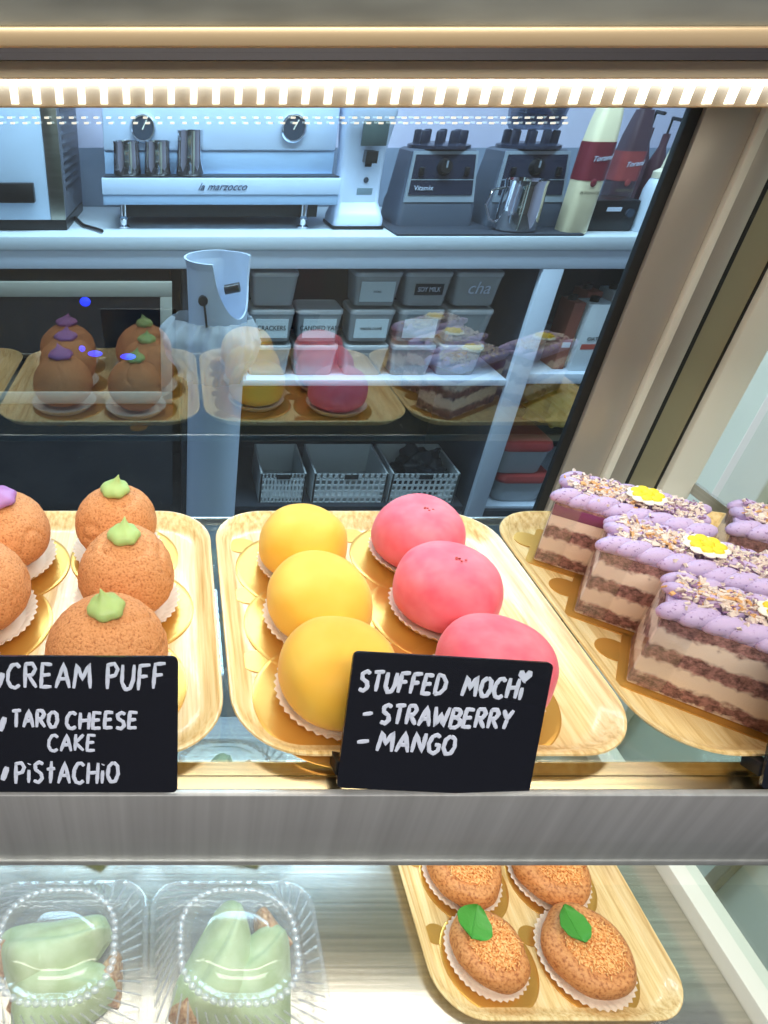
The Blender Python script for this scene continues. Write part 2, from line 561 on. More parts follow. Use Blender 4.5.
epart('channel_lip', MB().box(0.5582, 0.5606, RY - 0.001, RY + 0.012, DK, EYE + 0.023), M['darkseal'])
epart('corner_post', MB().box(0.561, 0.597, RY - 0.008, RY + 0.012, DK, EYE + 0.023, 0.002), M['white_frame'])
# added glowing dots, standing in for the LED strip's reflection in the door
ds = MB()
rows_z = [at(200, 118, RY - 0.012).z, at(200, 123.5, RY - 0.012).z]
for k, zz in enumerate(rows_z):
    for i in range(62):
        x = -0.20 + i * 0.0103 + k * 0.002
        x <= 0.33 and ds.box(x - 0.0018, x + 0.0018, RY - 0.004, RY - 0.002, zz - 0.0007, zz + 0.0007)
dpart('strip_reflection_dots', ds, mat('reflection_glow', (255, 250, 235), 0.4, emit=(250, 244, 226), estr=0.9), smooth=False)

# ------------------------------------------------------------------ wooden-print trays
TW, TD = 0.269, 0.278
def tray_mesh():
    mb = MB()
    n = 10
    def ring(inset, z, r):
        return [(x, y, z) for x, y in rrect(TW - 2 * inset, TD - 2 * inset, max(0.004, r - inset), n)]
    R = 0.048
    rs = [ring(0.016, 0.0, R), ring(0.009, 0.0035, R), ring(0.001, 0.0115, R), ring(0.0, 0.0125, R), ring(0.0006, 0.0138, R),
          ring(0.003, 0.0136, R), ring(0.0105, 0.0052, R), ring(0.016, 0.0026, R), ring(0.022, 0.0022, R)]
    mb.rings(rs, True, True)
    return mb
tray0 = tag(tray_mesh().build('serving_tray', M['wood'], angle=60), cat='tray')
tray0.location = (-0.101, 0.380, SH + 0.0004)
tray0['label'] = 'pale wood-grain tray holding the cream puffs'
tray0['group'] = 'wood-grain trays'
tz = SH + 0.0004
dup(tray0, (0.1725, 0.380, tz), 0, 'pale wood-grain tray holding yellow and pink mochi')
dup(tray0, (0.4435, 0.380, tz), 0, 'pale wood-grain tray under the lilac cake slices')
dup(tray0, (-0.3765, 0.380, tz), 0, 'wood-grain tray left of the cream puffs, seen reflected at far left')
dup(tray0, (0.4085, 0.378, DK + 0.0004), 0, 'wood-grain tray of leaf-topped buns on the lower steel deck')
TZ = tz + 0.0023      # tray floor level
LZ = DK + 0.0004 + 0.0023

# ------------------------------------------------------------------ cake boards, paper cups
def board_mesh(r=0.050):
    out = []
    n = 56
    tabA = math.radians(140)
    for i in range(n):
        a = 2 * PI * i / n
        out.append((r * math.cos(a), r * math.sin(a)))
    mb = MB()
    mb.rings([[(x, y, 0) for x, y in out], [(x, y, 0.0009) for x, y in out], [(x * 0.985, y * 0.985, 0.0012) for x, y in out], [(x * 0.93, y * 0.93, 0.0010) for x, y in out]])
    c = (r * 1.10 * math.cos(tabA), r * 1.10 * math.sin(tabA))
    mb.prism([(c[0] + 0.0125 * math.cos(2 * PI * i / 20), c[1] + 0.0105 * math.sin(2 * PI * i / 20)) for i in range(20)], 0.0001, 0.0008)
    return mb
def cup_mesh(r0=0.034, r1=0.0430, h=0.009, nf=40):
    mb = MB()
    n = nf * 4
    def rg(r, z, amp):
        return [((r + amp * math.cos(nf * 2 * PI * i / n)) * math.cos(2 * PI * i / n), (r + amp * math.cos(nf * 2 * PI * i / n)) * math.sin(2 * PI * i / n), z) for i in range(n)]
    mb.rings([rg(r0, 0.0, 0.0002), rg(r0 + 0.001, 0.0005, 0.0006), rg(r1, h, 0.0011), rg(r1 - 0.0006, h, 0.0011), rg(r0, 0.001, 0.0006), rg(r0 - 0.002, 0.0007, 0)], True, True)
    return mb
board0 = None
cup0 = None
def put_board(x, y, z, label, rz=0, s=1.0):
    global board0
    if board0 is None:
        board0 = tag(board_mesh().build('cake_board', M['gold'], angle=50), cat='cake board', group='round gold cake boards')
        board0.location = (x, y, z); board0.rotation_euler.z = rz; board0.scale = (s, s, 1); board0['label'] = label
        return board0
    return dup(board0, (x, y, z), rz, label, scale=(s, s, 1))
def put_cup(x, y, z, label, s=1.0):
    global cup0
    if cup0 is None:
        cup0 = tag(cup_mesh().build('paper_cup_liner', M['paper'], angle=80), cat='paper liner', group='white fluted paper liners')
        cup0.location = (x, y, z); cup0.scale = (s, s, 1); cup0['label'] = label
        return cup0
    return dup(cup0, (x, y, z), random.random(), label, scale=(s, s, 1))

# ------------------------------------------------------------------ mochi
def dome_mesh(r, h, seed, n=64, m=40, e1=2.55, lump=0.0016, low=0.40):
    """round soft body with flat base; e1 = squareness"""
    mb = MB()
    rs = []
    off = Vector((seed * 3.7, seed * 1.3, seed * 2.1))
    for k in range(m + 1):
        t = min(max(k / m, 0.004), 0.996)
        a = -PI / 2 + PI * t
        ca, sa = math.cos(a), math.sin(a)
        rr = r * abs(ca) ** (2 / e1)
        z = (h * low * -(abs(sa) ** (2 / e1)) if sa < 0 else h * (1 - low) * abs(sa) ** (2 / e1))
        ring = []
        for i in range(n):
            b = 2 * PI * i / n
            p = Vector((rr * math.cos(b), rr * math.sin(b), z + h * low))
            q = noise.noise(p * 22 + off) * lump * 1.6 + noise.noise(p * 60 + off) * lump * 0.4
            d = Vector((p.x, p.y, (p.z - h * low))).normalized()
            p = p + d * q
            p.z = max(p.z, 0.0)
            ring.append(p)
        rs.append(ring)
    mb.rings(rs)
    return mb
mochis = [  # x, y, r, h, kind, place
    (0.112, 0.440, 0.0375, 0.058, 'm', 'back'), (0.113, 0.369, 0.0415, 0.054, 'm', 'middle'), (0.112, 0.294, 0.0410, 0.057, 'm', 'front'),
    (0.220, 0.456, 0.0400, 0.056, 's', 'back'), (0.218, 0.380, 0.0410, 0.060, 's', 'middle'), (0.222, 0.301, 0.0380, 0.054, 's', 'front')]
extra = {('m', 'back'): 'yellow mango mochi, rearmost of its column behind two others', ('m', 'middle'): 'yellow mango mochi in the middle of its column',
         ('m', 'front'): 'large yellow mango mochi in front, partly behind the mochi sign',
         ('s', 'back'): 'pink strawberry mochi at the back of the tray', ('s', 'middle'): 'pink strawberry mochi in the middle, with a small dimple on top',
         ('s', 'front'): 'pink strawberry mochi in front, mostly hidden by the mochi sign'}
cn = {'m': 'yellow', 's': 'pink'}
for i, (x, y, r, h, k, pl) in enumerate(mochis):
    put_board(x - 0.004, y - 0.002, TZ, 'round gold board under the %s %s mochi' % (pl, cn[k]), 0, 1.06)
    put_cup(x, y, TZ + 0.0014, 'white fluted paper liner under the %s %s mochi' % (pl, cn[k]), r / 0.0425)
    o = dome_mesh(r, h, i + 1).build('mochi', M['mango'] if k == 'm' else M['straw'], loc=(x, y, TZ + 0.0030), angle=90)
    tag(o, extra[(k, pl)], 'mochi', 'round stuffed mochi on the middle tray')
    if k == 's' and pl != 'front':
        mk = MB()
        for q in range(7):
            a = q * 2.4
            mk.ball((0.0025 * math.cos(a) * (q % 3), -0.004 + 0.0016 * math.sin(a) * (q % 3), h * 0.995), 0.0011, 0.0008, 0.0006, 8, 6)
        mk.build('dimple', M['mochi_mark'], o)
# dark tear at the base of the middle pink one
# unseen-left tray: pale buns seen only in the rear door's reflection
for k, (x, y) in enumerate(((-0.315, 0.44), (-0.315, 0.345), (-0.42, 0.44))):
    o = dome_mesh(0.040, 0.052, 20 + k).build('bun', mat('pale_bun', (236, 206, 140), 0.6), loc=(x, y, TZ + 0.0002), angle=90)
    tag(o, 'pale round bun on the far left tray, %s' % ('rear right one', 'front one', 'rear left one')[k], 'bun', 'pale buns on the far left tray')

# ------------------------------------------------------------------ cream puffs
def puff_mesh(r, h, seed):
    mb = MB()
    n, m = 96, 60
    rs = []
    off = Vector((seed * 5.1, seed * 2.3, seed))
    for k in range(m + 1):
        t = min(max(k / m, 0.004), 0.996)
        a = -PI / 2 + PI * t
        ca, sa = math.cos(a), math.sin(a)
        rr = r * abs(ca) ** 0.98
        z = h * 0.44 + (h * 0.44 if sa < 0 else h * 0.56) * (abs(sa) ** 0.98) * (1 if sa > 0 else -1)
        ring = []
        for i in range(n):
            b = 2 * PI * i / n
            p = Vector((rr * math.cos(b), rr * math.sin(b), z))
            d = (p - Vector((0, 0, h * 0.44))).normalized()
            q = noise.noise(p * 18 + off) * 0.0040
            q += noise.noise(p * 190 + off) * 0.0007
            c = abs(noise.noise(p * 26 + off * 2))
            if c < 0.06 and sa > 0.1:
                q -= (0.06 - c) * 0.035
            p = p + d * q
            p.z = max(p.z, 0)
            ring.append(p)
        rs.append(ring)
    mb.rings(rs)
    return mb
def rosette_mesh(r, h, fins=6, ball=False):
    mb = MB()
    n = 48
    prof = [(0.0, 0.55), (0.04, 0.85), (0.14, 1.0), (0.28, 1.0), (0.42, 0.86), (0.52, 0.62), (0.60, 0.42), (0.70, 0.28), (0.82, 0.15), (0.93, 0.07), (1.0, 0.02)]
    rs = []
    for t, q in prof:
        amp = (0.0 if ball else 0.07) * (1 - t)
        lean = 0.10 * r * max(0, t - 0.5) * 6
        rs.append([((q * r * (1 + amp * math.cos(fins * (2 * PI * i / n) + t * 5))) * math.cos(2 * PI * i / n) + lean,
                    (q * r * (1 + amp * math.cos(fins * (2 * PI * i / n) + t * 5))) * math.sin(2 * PI * i / n), h * t) for i in range(n)])
    mb.rings(rs)
    return mb
puffs = [(-0.053, 0.462, 0.0375, 0.068, 'p', 'back right'), (-0.0405, 0.392, 0.0400, 0.070, 'p', 'middle right'), (-0.047, 0.312, 0.0420, 0.068, 'p', 'front right'),
         (-0.152, 0.448, 0.0400, 0.068, 't', 'back left'), (-0.156, 0.374, 0.0400, 0.068, 't', 'middle left'), (-0.166, 0.300, 0.0410, 0.066, 't', 'front left')]
plabel = ['brown cream puff with a green dollop, rearmost of the right column', 'brown cream puff with a green dollop, second from the sign',
          'large brown cream puff with a green dollop, just behind its sign',
          'brown cream puff with a purple dollop at the back left', 'brown cream puff cut off by the left edge, middle of the left column',
          'brown cream puff at the left edge just above the chalk sign']
for i, (x, y, r, h, k, pl) in enumerate(puffs):
    put_board(x + 0.006, y - 0.004, TZ, 'round gold board under the %s cream puff' % pl, math.radians(-50), 1.0)
    put_cup(x, y, TZ + 0.0014, 'white paper liner under the %s cream puff' % pl, r / 0.0395)
    o = puff_mesh(r, h, i + 1).build('cream_puff', M['puff'], loc=(x, y, TZ + 0.0030), angle=90)
    tag(o, plabel[i], 'cream puff', 'cream puffs on the left tray')
    rosette_mesh(0.0125 if k == 'p' else 0.016, 0.0185).build('cream_dollop', M['pistachio'] if k == 'p' else M['taro'], o, loc=(0.001, -0.002, h * 0.975), angle=70, rot=(0, 0, i * 1.3))

# ------------------------------------------------------------------ cake slices
CL, CT, CH = 0.103, 0.052, 0.063
def slice_thing(seed):
    rnd = random.Random(seed)
    r = empty('cake_slice', cat='cake slice', group='lilac layer cake slices')
    # body: subdivided block, x along length from 0, y depth 0..CT, z 0..CH
    mb = MB()
    mb.box(0, CL, 0, CT, 0, CH, 0.0015)
    mb.build('sponge', M['cake'], r, angle=30)
    # piped braid: overlapping slanted lobes along the front edge and across
    fr = MB()
    rows = 3
    for j in range(rows):
        yy = 0.0072 + j * (CT - 0.0135) / (rows - 1)
        k = 0
        xx = 0.006
        while xx < CL - 0.003:
            zc = CH + 0.0045 + rnd.uniform(-0.0006, 0.0012) + (0.002 if 0 < j < rows - 1 else 0)
            Mx = Matrix.Translation((xx, yy, zc)) @ Matrix.Rotation(math.radians(rnd.uniform(22, 36)) * (1 if j % 2 == 0 else -1), 4, 'Z') @ Matrix.Rotation(math.radians(-10), 4, 'Y')
            sc_ = 1.22 if j == 0 else 1.0
            fr.ball((0, 0, 0), 0.0112 * sc_, 0.0060 * sc_, 0.0056 * sc_, 14, 8, Mx)
            xx += rnd.uniform(0.0120, 0.0142)
    fr.build('piped_cream', M['lilac'], r, angle=80)
    lay = MB().box(0.0005, CL - 0.0005, 0.0006, CT - 0.0006, CH - 0.0005, CH + 0.0040, 0.001)
    lay.build('cream_layer', M['lilac'], r)
    for nm, mt, cnt, sz in (('purple_crumbs', M['crumbA'], 260, 0.0015), ('coconut_flakes', M['crumbB'], 420, 0.0023), ('toffee_crumbs', M['crumbC'], 45, 0.0024)):
        c = MB()
        for q in range(cnt):
            x = rnd.uniform(0.004, CL - 0.003)
            y = rnd.gauss(CT * 0.55, CT * 0.20)
            y = min(max(y, 0.002), CT - 0.002)
            if mt == M['crumbC']:
                x = rnd.gauss(CL * 0.30, 0.012)
                y = rnd.gauss(CT * 0.5, 0.007)
            mid = 1 - abs(y / CT - 0.5) * 2
            z = CH + 0.0085 + 0.0030 * mid + rnd.uniform(-0.001, 0.0015)
            s = sz * rnd.uniform(0.5, 1.2)
            Mx = Matrix.Translation((x, y, z)) @ Matrix.Rotation(rnd.uniform(0, 6), 4, Vector((rnd.random(), rnd.random(), rnd.random() + 0.1)).normalized())
            c.box(-s, s, -s * 0.6, s * 0.6, -s * 0.3, s * 0.3, 0, Mx)
        o = c.build(nm, mt, r, smooth=False)
        o['kind'] = 'stuff'
    fx, fy, fz = CL * 0.58, CT * 0.50, CH + 0.0140
    fw = MB()
    for q in range(9):
        a = 2 * PI * q / 9
        fw.ball((fx + 0.0105 * math.cos(a), fy + 0.0105 * math.sin(a), fz + 0.0008), 0.0046, 0.0046, 0.0022, 10, 6)
    fo = fw.build('sugar_flower', M['petalW'], r)
    fy_ = MB()
    for q in range(7):
        a = 2 * PI * q / 7 + 0.2
        fy_.ball((fx + 0.0082 * math.cos(a), fy + 0.0082 * math.sin(a), fz + 0.0026), 0.0044, 0.0044, 0.0022, 10, 6)
    fy_.ball((fx, fy, fz + 0.003), 0.0045, 0.0045, 0.003, 10, 6)
    fy_.build('flower_centre', M['petalY'], fo)
    # clear collar on the left end
    MB().add([(-0.0012, -0.001, 0.0), (-0.0012, CT + 0.001, 0), (-0.0012, CT + 0.001, CH + 0.004), (-0.0012, -0.001, CH + 0.004), (0.02, -0.0012, 0), (0.02, -0.0012, CH + 0.004)],
             [(0, 1, 2, 3), (0, 4, 5, 3)]).build('clear_collar', M['film'], r, smooth=False)
    return r
def slice_board():
    out = rrect(CL + 0.012, CT + 0.012, 0.004, 4, CL / 2, CT / 2)
    mb = MB().prism(out, 0, 0.0011)
    mb.prism([(-0.010 + 0.013 * math.cos(2 * PI * i / 20), CT * 0.62 + 0.012 * math.sin(2 * PI * i / 20)) for i in range(20)], 0.0001, 0.0009)
    return mb.build('cake_board', M['gold'], angle=40)
srz = math.atan2(-0.57, 0.82)
sp = [(0.3295, 0.309, 'front lilac cake slice nearest the glass, yellow flower near the right edge', 'front'),
      (0.3305, 0.3825, 'middle lilac cake slice with a yellow and white sugar flower', 'middle'),
      (0.3305, 0.4525, 'rear lilac cake slice with a darker purple top layer', 'rear'),
      (0.448, 0.405, 'lilac cake slice cut off by the right edge, behind the others', 'right-edge')]
sb0 = None
for k, (x, y, lab, pl) in enumerate(sp):
    s = slice_thing(40 + k)
    s.location = (x, y, TZ + 0.0014)
    s.rotation_euler.z = srz
    s['label'] = lab
    if pl == 'rear':
        MB().box(-0.0004, CL + 0.0004, -0.0005, CT + 0.0004, CH * 0.80, CH - 0.002, 0.001).build('purple_layer', mat('purple_jam', (126, 58, 100), 0.4), s)
    if sb0 is None:
        sb0 = tag(slice_board(), cat='cake board', group='rectangular gold cake boards')
        b = sb0
        b.location = (x, y, TZ); b.rotation_euler.z = srz
    else:
        b = dup(sb0, (x, y, TZ), srz)
    b['label'] = 'gold rectangular board under the %s cake slice' % pl

# ------------------------------------------------------------------ chalk signs (hand-lettered strokes)
GL = {
 'A': (0.62, [[(0, 0), (0.32, 1), (0.62, 0)], [(0.1, 0.36), (0.54, 0.38)]]),
 'B': (0.55, [[(0.02, 0), (0.04, 1)], [(0.0, 0.98), (0.4, 0.95), (0.5, 0.78), (0.38, 0.56), (0.08, 0.52)], [(0.3, 0.54), (0.55, 0.4), (0.55, 0.15), (0.35, 0.0), (0.0, 0.0)]]),
 'C': (0.58, [[(0.56, 0.84), (0.42, 0.98), (0.2, 0.94), (0.04, 0.66), (0.02, 0.32), (0.16, 0.06), (0.38, 0.0), (0.58, 0.14)]]),
 'D': (0.6, [[(0.04, 0), (0.06, 0.98)], [(0, 0.98), (0.34, 0.92), (0.58, 0.62), (0.56, 0.3), (0.34, 0.05), (0.0, 0.0)]]),
 'E': (0.5, [[(0.5, 0.94), (0.06, 0.98), (0.03, 0.5), (0.02, 0.02), (0.5, 0.04)], [(0.05, 0.5), (0.44, 0.54)]]),
 'F': (0.5, [[(0.04, 0), (0.06, 0.98)], [(0.0, 0.96), (0.54, 1.0)], [(0.05, 0.52), (0.44, 0.56)]]),
 'G': (0.6, [[(0.54, 0.86), (0.36, 0.99), (0.14, 0.88), (0.02, 0.5), (0.12, 0.12), (0.36, 0.0), (0.56, 0.16), (0.58, 0.46), (0.34, 0.46)]]),
 'H': (0.56, [[(0.03, 0), (0.04, 1)], [(0.54, 0), (0.56, 1)], [(0.04, 0.5), (0.55, 0.54)]]),
 'i': (0.14, [[(0.07, 0), (0.07, 0.62)], [(0.07, 0.88), (0.09, 0.92)]]),
 'I': (0.14, [[(0.07, 0), (0.07, 1.0)]]),
 'K': (0.55, [[(0.04, 0), (0.05, 1)], [(0.52, 0.98), (0.06, 0.46), (0.55, 0.0)]]),
 'M': (0.78, [[(0.0, 0), (0.12, 0.98), (0.38, 0.36), (0.66, 1.0), (0.76, 0)]]),
 'N': (0.6, [[(0.02, 0), (0.06, 0.98), (0.54, 0.04), (0.58, 1)]]),
 'O': (0.6, [[(0.3, 0.98), (0.06, 0.76), (0.02, 0.34), (0.2, 0.02), (0.46, 0.06), (0.6, 0.4), (0.54, 0.8), (0.3, 0.98)]]),
 'P': (0.52, [[(0.08, 0), (0.06, 0.98)], [(0.0, 0.94), (0.36, 1.0), (0.52, 0.78), (0.42, 0.54), (0.08, 0.46)]]),
 'R': (0.56, [[(0.04, 0), (0.04, 0.98)], [(0.0, 0.96), (0.36, 0.98), (0.5, 0.76), (0.36, 0.52), (0.06, 0.48)], [(0.2, 0.48), (0.56, 0.0)]]),
 'S': (0.52, [[(0.5, 0.88), (0.3, 1.0), (0.06, 0.86), (0.1, 0.62), (0.4, 0.44), (0.48, 0.2), (0.28, 0.0), (0.0, 0.1)]]),
 't': (0.46, [[(0.22, 0), (0.24, 1.05)], [(0.0, 0.66), (0.46, 0.70)]]),
 'T': (0.56, [[(0.27, 0), (0.28, 0.96)], [(0.0, 0.94), (0.58, 0.99)]]),
 'U': (0.56, [[(0.02, 1), (0.02, 0.3), (0.2, 0.0), (0.42, 0.06), (0.54, 0.4), (0.55, 1.0)]]),
 'W': (0.8, [[(0, 1), (0.16, 0), (0.4, 0.66), (0.6, 0.0), (0.8, 1)]]),
 'Y': (0.56, [[(0, 1), (0.28, 0.5), (0.56, 1)], [(0.30, 0.52), (0.22, 0.0)]]),
 '-': (0.5, [[(0.05, 0.42), (0.5, 0.52)]]), ' ': (0.45, []),
}
def lettering(text, x0, x1, zc, h, w=0.0009, seed=0, slant=0.06, yoff=-0.0016, wob=0.04):
    rnd = random.Random(seed)
    tot = sum(GL[c][0] + 0.2 for c in text) - 0.2
    sx = (x1 - x0) / tot
    mb = MB()
    x = x0
    for c in text:
        wd, strokes = GL[c]
        dz = rnd.uniform(-wob, wob) * h
        for st in strokes:
            pts = [(x + p * sx + q * h * slant, zc + (q - 0.5) * h + dz) for p, q in st]
            # densify
            dp = []
            for a, b in zip(pts[:-1], pts[1:]):
                for t in range(4):
                    dp.append((a[0] + (b[0] - a[0]) * t / 4, a[1] + (b[1] - a[1]) * t / 4))
            dp.append(pts[-1])
            rs = []
            for k, (px, pz) in enumerate(dp):
                a = Vector(dp[max(k - 1, 0)]); b = Vector(dp[min(k + 1, len(dp) - 1)])
                d = (b - a).normalized()
                nn = Vector((-d.y, d.x)) * w * 1.18 * rnd.uniform(0.88, 1.1)
                if k in (0, len(dp) - 1):
                    nn *= 0.7
                rs.append([(px + nn.x, yoff + 0.0003, pz + nn.y), (px + nn.x * 0.6, yoff, pz + nn.y * 0.6), (px - nn.x * 0.6, yoff, pz - nn.y * 0.6), (px - nn.x, yoff + 0.0003, pz - nn.y)])
            mb.rings(rs)
        x += (wd + 0.2) * sx
    return mb
SW, SHT = 0.122, 0.089
TILT = math.radians(23.5)
def sign(loc, roll, label, lines, wdt=SW):
    s = empty('chalk_sign', loc, 0, label, 'sign', 'small black handwritten price cards')
    s.rotation_euler = (-TILT, roll, 0)
    out = rrect(wdt, SHT, 0.0035, 5, wdt / 2, SHT / 2)
    c = MB().rings([[(x, -0.0012, z) for x, z in out], [(x, 0.0008, z) for x, z in out]])
    c.build('card', M['black_card'], s, angle=30)
    st = MB().box(-0.001, 0.008, 0.0009, 0.014, 0.0068, 0.016, 0.0008).box(wdt - 0.012, wdt - 0.004, 0.0009, 0.014, 0.0068, 0.016, 0.0008).box(0.008, wdt - 0.012, 0.0009, 0.004, 0.003, 0.009)
    st.build('stand_foot', M['black'], s)
    for k, (t, u0, u1, v, hh, w) in enumerate(lines):
        lettering(t, u0 * wdt, u1 * wdt, (1 - v) * SHT, hh, w, seed=len(t) + k).build('lettering', M['chalk'], s, smooth=False)
    return s
zb = SH + 0.0006
s2 = sign((0.0995, 0.2255, zb + 0.004), math.radians(4.6), 'black card with white handwriting STUFFED MOCHI, STRAWBERRY, MANGO',
     [('STUFFED', 0.045, 0.475, 0.20, 0.0128, 0.00115), ('MOCHi', 0.565, 0.865, 0.20, 0.0128, 0.00115), ('-', 0.075, 0.13, 0.43, 0.012, 0.0011), ('STRAWBERRY', 0.175, 0.835, 0.43, 0.0124, 0.00115), ('-', 0.065, 0.13, 0.64, 0.012, 0.0011), ('MANGO', 0.18, 0.57, 0.635, 0.0128, 0.00115)])
ht = [(0.0, -0.5), (-0.5, 0.05), (-0.42, 0.42), (-0.15, 0.45), (0, 0.2), (0.2, 0.48), (0.48, 0.4), (0.5, 0.05)]
hc = (0.865 * SW, 0.895 * SHT)
MB().rings([[(hc[0] + x * 0.0085, -0.0016, hc[1] + z * 0.0085) for x, z in ht], [(hc[0] + x * 0.0085, -0.0011, hc[1] + z * 0.0085) for x, z in ht]]).build('heart_mark', M['chalk'], s2, smooth=False)
s1 = sign((-0.1175, 0.2245, zb + 0.001), math.radians(0.3), 'black card with white handwriting CREAM PUFF, TARO CHEESE CAKE, PISTACHIO',
     [('CREAM', 0.14, 0.56, 0.14, 0.0155, 0.0010), ('PUFF', 0.635, 0.925, 0.14, 0.0160, 0.0010), ('TARO', 0.155, 0.385, 0.45, 0.0110, 0.0010), ('CHEESE', 0.43, 0.79, 0.46, 0.0108, 0.0010), ('CAKE', 0.335, 0.575, 0.625, 0.0108, 0.0009), ('PiStACHiO', 0.155, 0.69, 0.85, 0.0140, 0.0010)], 0.119)
for v in (0.17, 0.49, 0.86):
    lettering('I', 0.085 * SW, 0.10 * SW, (1 - v) * SHT, 0.009, 0.0016, slant=0.35).build('tick_mark', M['chalk'], s1, smooth=False)
sign((0.3645, 0.2270, zb + 0.0005), math.radians(2.0), 'black card at the right edge, only its lower corner in view', [])

# ------------------------------------------------------------------ lower deck: buns
def bun_thing(seed, r, h):
    mb = dome_mesh(r, h, seed, e1=2.6, lump=0.0035, low=0.45)
    # flatten the crown
    for v in mb.v:
        if v.z > h * 0.84:
            v.z = h * 0.84 + (v.z - h * 0.84) * 0.25
    o = mb.build('savoury_bun', M['bun'], angle=90)
    rnd = random.Random(seed)
    top = MB()
    top.ball((0.002, -0.001, h * 0.86), r * 0.66, r * 0.60, 0.004, 24, 8)
    for q in range(190):
        a = rnd.uniform(0, 2 * PI); rad = math.sqrt(rnd.random()) * r * 0.68
        x, y = rad * math.cos(a) + 0.002, rad * math.sin(a) * 0.92 - 0.001
        b = rnd.uniform(0, PI); l = rnd.uniform(0.002, 0.006)
        z = h * 0.86 + 0.0040 * math.sqrt(max(0, 1 - (rad / (r * 0.7)) ** 2)) + rnd.uniform(-0.0004, 0.0012)
        top.tube([(x - l * math.cos(b), y - l * math.sin(b), z - 0.0006), (x, y, z + 0.0006), (x + l * math.cos(b), y + l * math.sin(b), z - 0.0004)], 0.0007, 5)
    tp = top.build('floss_topping', M['floss'], o)
    return o
def leaf_mesh(s):
    mb = MB()
    nu, nv = 12, 8
    vs, fs = [], []
    for i in range(nu + 1):
        u = i / nu
        w = 0.66 * math.sin(PI * (u ** 0.85)) ** 0.75 if 0 < u < 1 else 0.02
        for j in range(nv + 1):
            v = j / nv * 2 - 1
            x = (u - 0.5) * s * 1.1
            y = v * w * s * 0.9
            z = 0.10 * s * (abs(v) ** 1.3) + 0.16 * s * (u - 0.5) ** 2 + 0.02 * s * math.sin(u * 22) * abs(v)
            vs.append((x, y, z))
    for i in range(nu):
        for j in range(nv):
            a = i * (nv + 1) + j
            fs.append((a, a + 1, a + nv + 2, a + nv + 1))
    mb.add(vs, fs)
    mb.add([(x, y, z - 0.0006) for x, y, z in vs], [tuple(reversed(f)) for f in fs])
    mb.tube([(-0.55 * s, 0, 0.05 * s), (-0.2 * s, 0, 0.016 * s), (0.4 * s, 0, 0.02 * s)], 0.0005, 6)
    return mb
buns = [(0.343, 0.300, 0.040, 'front left bun with a green leaf and orange floss topping'), (0.450, 0.298, 0.0455, 'front right bun with a green leaf and orange floss topping'),
        (0.348, 0.385, 0.042, 'rear left bun, half hidden under the steel rail'), (0.4545, 0.387, 0.043, 'rear right bun, half hidden under the steel rail')]
for k, (x, y, r, lab) in enumerate(buns):
    pl = ('front left', 'front right', 'rear left', 'rear right')[k]
    put_board(x + 0.004, y - 0.004, LZ, 'round gold board under the %s bun' % pl, 0.2, 1.02)
    put_cup(x, y - 0.001, LZ + 0.0014, 'white paper liner under the %s bun' % pl, r / 0.0395)
    o = bun_thing(70 + k, r, 0.040)
    o.location = (x, y, LZ + 0.003)
    tag(o, lab, 'bun', 'floss-topped buns on the lower tray')
    lf = leaf_mesh(0.033).build('leaf', M['leaf'], o, angle=80)
    lf.location = (-0.016, 0.016, 0.043)
    lf.rotation_euler = (0.25, -0.15, math.radians((60, 100, 30, 120)[k]))

# ------------------------------------------------------------------ lower deck: clamshell boxes of folded crepes
def sq_ring(w, r, z, n=20, amp=0.0, nf=0, ph=0.0):
    pts = rrect(w, w, r, n)
    m = len(pts)
    # resample evenly
    P = [Vector(p) for p in pts]
    L = [0]
    for i in range(m):
        L.append(L[-1] + (P[(i + 1) % m] - P[i]).length)
    N = 240
    out = []
    i = 0
    for k in range(N):
        t = L[-1] * k / N
        while L[i + 1] < t:
            i += 1
        f = (t - L[i]) / max(1e-9, L[i + 1] - L[i])
        p = P[i].lerp(P[(i + 1) % m], f)
        if amp:
            p = p * (1 + amp / (w / 2) * (0.5 + 0.5 * math.cos(2 * PI * nf * k / N + ph)))
        out.append((p.x, p.y, z))
    return out
def fold_mesh(seed, L, Wd, H):
    """a soft folded crepe parcel: rounded wedge with creases"""
    mb = MB()
    n, m = 40, 26
    vs, fs = [], []
    off = Vector((seed, seed * 2.2, 0))
    for i in range(n + 1):
        for j in range(m + 1):
            u, v = i / n * 2 - 1, j / m * 2 - 1
            x = u * L / 2 * (1 - 0.12 * abs(v) ** 3)
            y = v * Wd / 2 * (1 - 0.15 * abs(u) ** 3) * (0.70 - 0.38 * u) * 1.3
            hh = H * (1 - abs(u) ** 6) ** 0.6 * (1 - abs(v + 0.15 * u) ** 1.9 if abs(v + 0.15 * u) < 1 else 0) ** 0.75 * (0.88 + 0.12 * u)
            rid = 1 - 0.16 * (0.5 + 0.5 * math.tanh((u * 0.7 + v - 0.1) * 22))
            hh = hh * rid + noise.noise(Vector((x, y, 0)) * 30 + off) * 0.004 * (1 if hh > 0.004 else 0)
            vs.append((x, y, max(hh, 0)))
    for i in range(n):
        for j in range(m):
            a = i * (m + 1) + j
            fs.append((a, a + m + 1, a + m + 2, a + 1))
    mb.add(vs, fs)
    mb.add([(x, y, -0.001) for x, y, z in vs], fs)
    return mb
